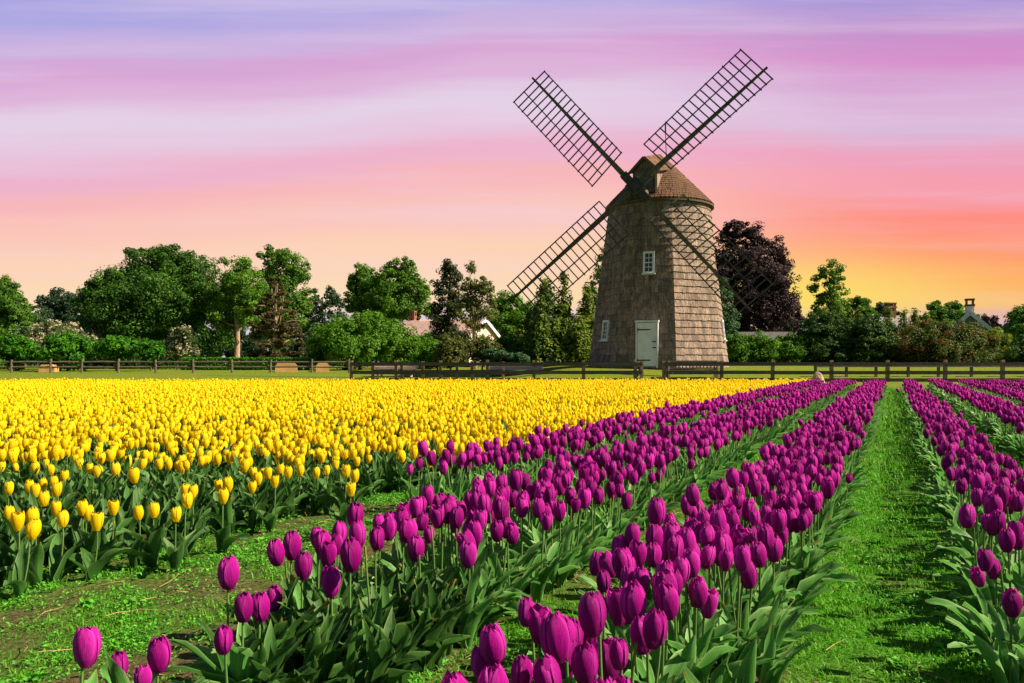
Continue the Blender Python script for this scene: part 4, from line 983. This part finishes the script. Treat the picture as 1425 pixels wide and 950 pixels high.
def mass(name, col, plans, label, foliage_only=()):
    mats = [PURPLE if col == 'purple' else YELLOW, STEM, TLEAF if col == 'purple' else YLEAF]
    acc = {}
    def put(key, tp, slot, M3, loc, rn): acc.setdefault(key, (tp, slot, [], [], []))[2].append(M3); acc[key][3].append(loc); acc[key][4].append(rn)
    for d in list(plans) + list(foliage_only):
        far = d['Y'] > 10.5; mid = not far; z0 = gz(d['X'], d['Y']) - .005; base = np.array([d['X'], d['Y'], z0]); rn = rng.random()
        only = d.get('only', False); lx, ly = d['lean']; h = d['h']; s = d['s']
        if not only:
            S = np.array([[1, 0, lx * h], [0, 1, ly * h], [0, 0, h]]) if mid else np.array([[1.3, 0, lx * h], [0, 1.3, ly * h], [0, 0, h]])
            put('s', LO_STEM[0], 1, S, base, rn)
            ax = np.array([[1, 0, lx * .9], [0, 1, ly * .9], [-lx * .9, -ly * .9, 1]])
            Mb = ax @ rotz(d['rz']) * s
            tp = (MID_BLOOM[d['b'] % 4] if mid else FAR_BLOOM[d['b'] % 3])
            put(('b', mid, d['b'] % (4 if mid else 3)), tp, 0, Mb, base + [lx * h + .4 * .03 * .97, ly * h, h - .003], rn)
        for (k, a, sc) in d['L'][: (4 if mid else 3)]:
            put(('l', mid, k), (LO_LEAF if mid else FAR_LEAF)[k], 2, rotz(a) * sc, base, rng.random())
    V, T, E, Rn, Fs, Ms = [], [], [], [], [], []; n = 0
    for tp, slot, M3, loc, rn in acc.values():
        M3 = np.array(M3); loc = np.array(loc); k = len(tp.V)
        v = np.einsum('nij,kj->nki', M3, tp.V) + loc[:, None, :]; m_ = len(loc)
        V.append(v.reshape(-1, 3)); T.append(np.tile(tp.T, m_)); E.append(np.tile(tp.E, m_)); Rn.append(np.repeat(rn, k))
        Fs.append((tp.F[None] + (np.arange(m_) * k)[:, None, None] + n).reshape(-1, 4)); Ms.append(slot); n += m_ * k
    me = mesh_np(name, np.concatenate(V), Fs, mats, Ms, {'rnd': np.concatenate(Rn), 'tt': np.concatenate(T), 'ee': np.concatenate(E)}, True)
    tag(link(name, me), label, 'tulip field', kind='stuff')
    print(name, len(plans), 'plants', len(me.polygons), 'faces')

def from_pixel(x, y, hp, Y, col):
    """a plant seen in the photo: bloom centre x,y, bloom height hp pixels, distance Y"""
    s = hp * Y / F / .106; zc = pz(y, Y); d = plan(col, (px(x, Y), Y, 0.0, 1))
    d['s'] = float(np.clip(s, .6, 1.35)); d['h'] = max(.12, zc - .05 * s); d['lean'] = rng.normal(0, .03, 2); d['X'] -= d['lean'][0] * d['h']
    return d
SOLO_P = [((115, 898, 60, 1.5), 'dark purple tulip alone in the bottom left corner of the photo'), ((172, 922, 45, 1.75), 'short purple tulip between two taller ones at the bottom left'), ((181, 940, 40, 1.62), 'lowest purple tulip at the bottom left, cut by the photo edge'),
          ((228, 907, 53, 1.65), 'dark purple tulip standing second from the bottom left corner'), ((327, 790, 50, 1.9), 'tall lone purple tulip above the others at the left end of the row'), ((335, 840, 44, 1.9), 'left bloom of a touching pair of dark purple tulips at the left'),
          ((348, 842, 44, 1.95), 'right bloom of a touching pair of dark purple tulips at the left'), ((378, 828, 38, 2.1), 'small purple tulip just right of the touching pair'), ((318, 885, 43, 1.75), 'purple tulip directly below the touching pair at the left'),
          ((461, 805, 45, 2.1), 'purple tulip leaning in front of the large leaves, left row end'), ((427, 784, 42, 2.15), 'purple tulip low in the cluster that starts the left row'), ((413, 755, 43, 2.3), 'leftmost purple tulip of the cluster that starts the left row'),
          ((453, 768, 40, 2.3), 'purple tulip in the middle of the cluster that starts the left row'), ((437, 743, 30, 2.6), 'small purple tulip at the back of the cluster, left row start'), ((475, 740, 36, 2.5), 'purple tulip at the upper right of the cluster, left row start'), ((494, 770, 50, 2.05), 'large plump purple tulip right of the cluster that starts the left row')]
SOLO_Y = [(12, 677), (33, 674), (46, 680), (58, 671), (17, 722), (32, 736), (44, 715), (50, 730), (2, 712), (76, 704), (78, 719), (114, 704), (122, 710), (125, 723), (150, 704), (186, 710), (214, 707), (245, 713), (269, 682), (256, 680), (260, 694), (310, 688), (302, 673), (316, 670), (350, 656), (350, 675), (353, 663), (375, 668), (372, 656), (400, 655), (412, 652), (435, 655), (453, 652), (480, 653), (494, 660), (495, 640), (481, 679), (310, 672), (75, 668), (88, 660)]

ROWN = ['row farthest left, beside the yellow field', 'second row, left of the bare strip', 'crowded row left of the grass path', 'row along the right side of the grass path', 'row at the right edge of the photo', 'far right row', 'far right row', 'far right row', 'far right row']
def describe(col, d, used):
    sh = ('closed', 'closed', 'egg shaped', 'slightly open', 'narrow', 'open', 'wide open')[d['b']]
    sz = 'large ' if d['s'] > .98 else 'small ' if d['s'] < .77 else ''
    edge = 'left edge' if d['w'] < -.5 else 'right edge' if d['w'] > .5 else 'middle'
    tl = ' leaning left' if d['lean'][0] < -.09 else ' leaning right' if d['lean'][0] > .09 else ''
    if col == 'purple':
        y = d['Y']; ds = 'nearest' if y < 2.3 else 'near' if y < 3.1 else 'midway' if y < 3.9 else 'farther'
        rw = ('row beside yellow field', 'second row from yellow', 'row left of grass path', 'row right of grass path', 'rightmost near row', 'far right row', 'far right row', 'far right row', 'far right row')[d['row']]
        return ' '.join(('%s%s purple tulip%s, %s of %s, %s' % (sz, sh, tl, edge, rw, ds)).split()[:16]).rstrip(',')
    y = d['Y']; ds = 'front fringe' if y < 4.9 else 'front part' if y < 5.8 else 'second band'
    third = CX + F * d['X'] / y; sz = sz if not tl else ''; pos = 'far left' if third < 150 else 'left' if third < 320 else 'centre left' if third < 480 else 'beside the purple row'
    lab = ('%s%s yellow tulip%s in the %s of the field, %s' % (sz, sh, tl, ds, pos)).strip()
    return lab if len(lab.split()) <= 16 else lab.replace(' of the field', '')

def plant(col, solo, n_ind, name, masslabel, extra=()):
    allp = [plan(col, P) for P in field(col)]
    if col == 'purple': allp = [d for d in allp if not (d['row'] == 1 and d['Y'] < 2.7)]
    sol = []
    for it in solo:
        if col == 'purple': (x, y, hp, Y), lab = it
        else:
            x, y = it; Y = .705 * F / (y - HY) * rng.uniform(.97, 1.03); hp = .086 * F / Y * rng.uniform(.85, 1.12); lab = None
        d = from_pixel(x, y, hp, Y * (1.24 if col == 'purple' else 1), col); d['label'] = lab; sol.append(d)
    vis = sorted([d for d in allp if not d['only'] and in_frame(d['X'] + d['lean'][0] * d['h'], d['Y'], d['h'] + .05)], key=lambda d: d['Y'])
    ind = vis[: n_ind - len(sol)]; ids = {id(d) for d in ind}
    rest = [d for d in allp if id(d) not in ids and not (d['Y'] < 1.3)]
    for d in sol + ind:
        lab = d.get('label') or describe(col, d, None)
        add_individual(col, d, lab, '%s tulips in the front of the field' % col)
    print(col, 'individuals up to', ind[-1]['Y'])
    mass(name, col, rest, masslabel, extra)

plant('purple', SOLO_P, 300, 'purple_tulip_field', 'mass of purple tulips in rows running back to the fence')
fo = []
for i in range(1300):
    y = rng.uniform(3.3, 7.2); u = rng.uniform(-6.4, -3.85 + .25 * float(ss(5.5, 7.2, y)))
    if rng.random() < .25 + .5 * nz(u, y, 1.3, 31.0): continue
    d = plan('yellow', (VPT * y + u, y, .0, 0)); d['only'] = True; fo.append(d)
for i in range(70):   # leaf tufts where the left purple row begins
    y = rng.uniform(2.3, 3.0); u = -1.78 + rng.uniform(-.22, .30); d = plan('purple', (VPT * y + u, y, .7, 1)); d['only'] = True; fo.append(d)
plant('yellow', SOLO_Y, 300, 'yellow_tulip_field', 'mass of yellow tulips covering the field to the far fence', fo)
rd = plan('purple', (px(180, 13.5), 13.5, 0, 0))

# ------------------------------------------------------------------ grass, weeds and straw between the rows
def scatter_grass():
    pts = []
    def zone(y0, y1, dens, k, size):
        u0, u1 = -4.6, 5.2; A = (u1 - u0) * (y1 - y0); n = int(A * dens)
        Y = y0 + (y1 - y0) * rng.random(n); U = rng.uniform(u0, u1, n); X = VPT * Y + U
        ok = (abs(X) < .66 * Y + .25)
        inrow = np.zeros(n, bool)
        for (c, hw, a, b) in ROWS: inrow |= (abs(U - c) < hw * .8) & (Y > a)
        inrow |= (U < -4.0) & (Y > 3.8)
        ok &= ~(inrow & (rng.random(n) < .85))
        for x, y in zip(X[ok], Y[ok]):
            s = soilness(x, y)
            if s > .12 + .6 * random.random(): continue
            pts.append((x, y, k, size))
    zone(1.6, 3.6, 7500, 0, .9); zone(3.6, 6.5, 3600, 0, 1.1); zone(6.5, 12, 1200, 1, 1.7); zone(12, 31, 260, 1, 3.0)
    P = np.array([(p[0], p[1], p[3]) for p in pts]); n = len(P)
    z = np.asarray(ground(P[:, 0], P[:, 1])) + .004
    a = rng.uniform(0, 6.28, n); L_ = P[:, 2] * rng.uniform(.014, .04, n); w = P[:, 2] * rng.uniform(.0016, .0032, n); ln = rng.uniform(.2, 1.2, n)
    dx, dy = np.cos(a), np.sin(a); B = np.stack([P[:, 0], P[:, 1], z - .01], 1); side = np.stack([-dy, dx, 0 * a], 1); out = np.stack([dx, dy, 0 * a], 1); up = np.array([0, 0, 1.0])
    m1 = B + up * (L_ * .6)[:, None] + out * (L_ * ln * .3)[:, None]; tpt = B + up * (L_ * (1 - .25 * ln))[:, None] + out * (L_ * ln * .9)[:, None]
    ws = side * w[:, None]
    V = np.stack([B - ws, B + ws, m1 + ws * .8, m1 - ws * .8, tpt + ws * .15, tpt - ws * .15], 1).reshape(-1, 3)
    i = np.arange(n)[:, None] * 6; Fq = np.concatenate([i + np.array([[0, 1, 2, 3]]), i + np.array([[3, 2, 4, 5]])])
    me = mesh_np('grass', V, [Fq], [GRASS], attrs={'rnd': np.repeat(np.clip([.42 + .75 * nz(a_, b_, 1.7, 41.0) + .35 * nz(a_, b_, 6.0, 13.0) for a_, b_ in P[:, :2]] + rng.normal(0, .16, n), 0, .999), 6), 'tt': np.tile([0, 0, .5, .5, .8, .8], n), 'ee': np.zeros(6 * n)}, smooth=True)
    tag(link('grass', me), 'short bright green grass and moss between the tulip rows', 'grass', kind='stuff')
    print('grass blades', n)
scatter_grass()
def scatter_weeds():
    C, N_, S_, Rn = [], [], [], []
    def clump(x, y, nl, rad, ls):
        tone = .45 + .8 * nz(x, y, 1.9, 55.0)
        for k in range(nl):
            r_ = rad * random.random() ** .6; a = random.uniform(0, 6.28)
            C.append((x + r_ * math.cos(a), y + r_ * math.sin(a), gz(x, y) + .006 + random.random() * .032 * (1 - r_ / rad * .5))); v = Vector((random.gauss(0, .5), random.gauss(0, .5), 1)).normalized(); N_.append(tuple(v)); S_.append(ls * random.uniform(.6, 1.4)); Rn.append(min(.999, max(0, tone + random.gauss(0, .18))))
    for (y0, y1, dens, nl, ls) in ((1.7, 3.6, 800, 10, .014), (3.6, 6.5, 480, 9, .018), (6.5, 13, 70, 8, .036), (1.7, 5.0, 26, 9, .036)):
        n = int((y1 - y0) * 9.6 * dens)
        for i in range(n):
            y = random.uniform(y0, y1); u = random.uniform(-4.4, 5.2); x = VPT * y + u
            if abs(x) > .66 * y + .25: continue
            if any(abs(u - c) < hw * .8 and y > a for (c, hw, a, b) in ROWS): continue
            if u < -4.1 and y > 4.0: continue
            dn = .45 + .8 * nz(x, y, 2.1, 17.0) + (.2 if u < -1.9 else -.38 if -.35 < u < .3 else -.15)
            if soilness(x, y) > .55 and random.random() < .75: continue
            if random.random() > dn: continue
            clump(x, y, nl, random.uniform(.02, .06) * (1 + y * .06), ls)
    C_, n = np.array(C), len(C); V = leaf_quads(C_, np.array(N_), np.array(S_), .6, .3)
    me = mesh_np('weeds', V, [np.arange(4 * n).reshape(-1, 4)], [WEED], attrs={'rnd': np.repeat(np.array(Rn), 4), 'tt': np.full(4 * n, .3), 'ee': np.zeros(4 * n)})
    tag(link('weeds', me), 'low leafy chickweed spreading over the bare strip', 'weeds', kind='stuff'); print('weed leaves', n)
scatter_weeds()
def scatter_straw():
    b = MB()
    for i in range(520):
        y = random.uniform(1.6, 7); u = random.uniform(-4.0, 1.2); x = VPT * y + u
        if abs(x) > .66 * y or (soilness(x, y) < .3 and random.random() < .7): continue
        a = random.uniform(0, 6.28); L_ = random.uniform(.03, .16); z = gz(x, y) + .014; d = np.array([math.cos(a), math.sin(a), 0]); s = np.array([-d[1], d[0], 0]) * random.uniform(-.3, .3) * L_
        c = np.array([x, y, z]); b.tube([c - d * L_ / 2, c + s * .5 + [0, 0, .012], c + d * L_ / 2 + [0, 0, random.uniform(0, .03)]], [.0016, .0018, .001], 4, cap=False)
    me = b.mesh('straw', STRAW); n = len(me.vertices)
    for k, v in (('tt', .3), ('ee', 0.0)):
        at = me.attributes.new(k, 'FLOAT', 'POINT'); at.data.foreach_set('value', np.full(n, v, np.float32))
    tag(link('straw', me), 'dry pale stalks lying on the bare soil', 'straw', kind='stuff')
scatter_straw()
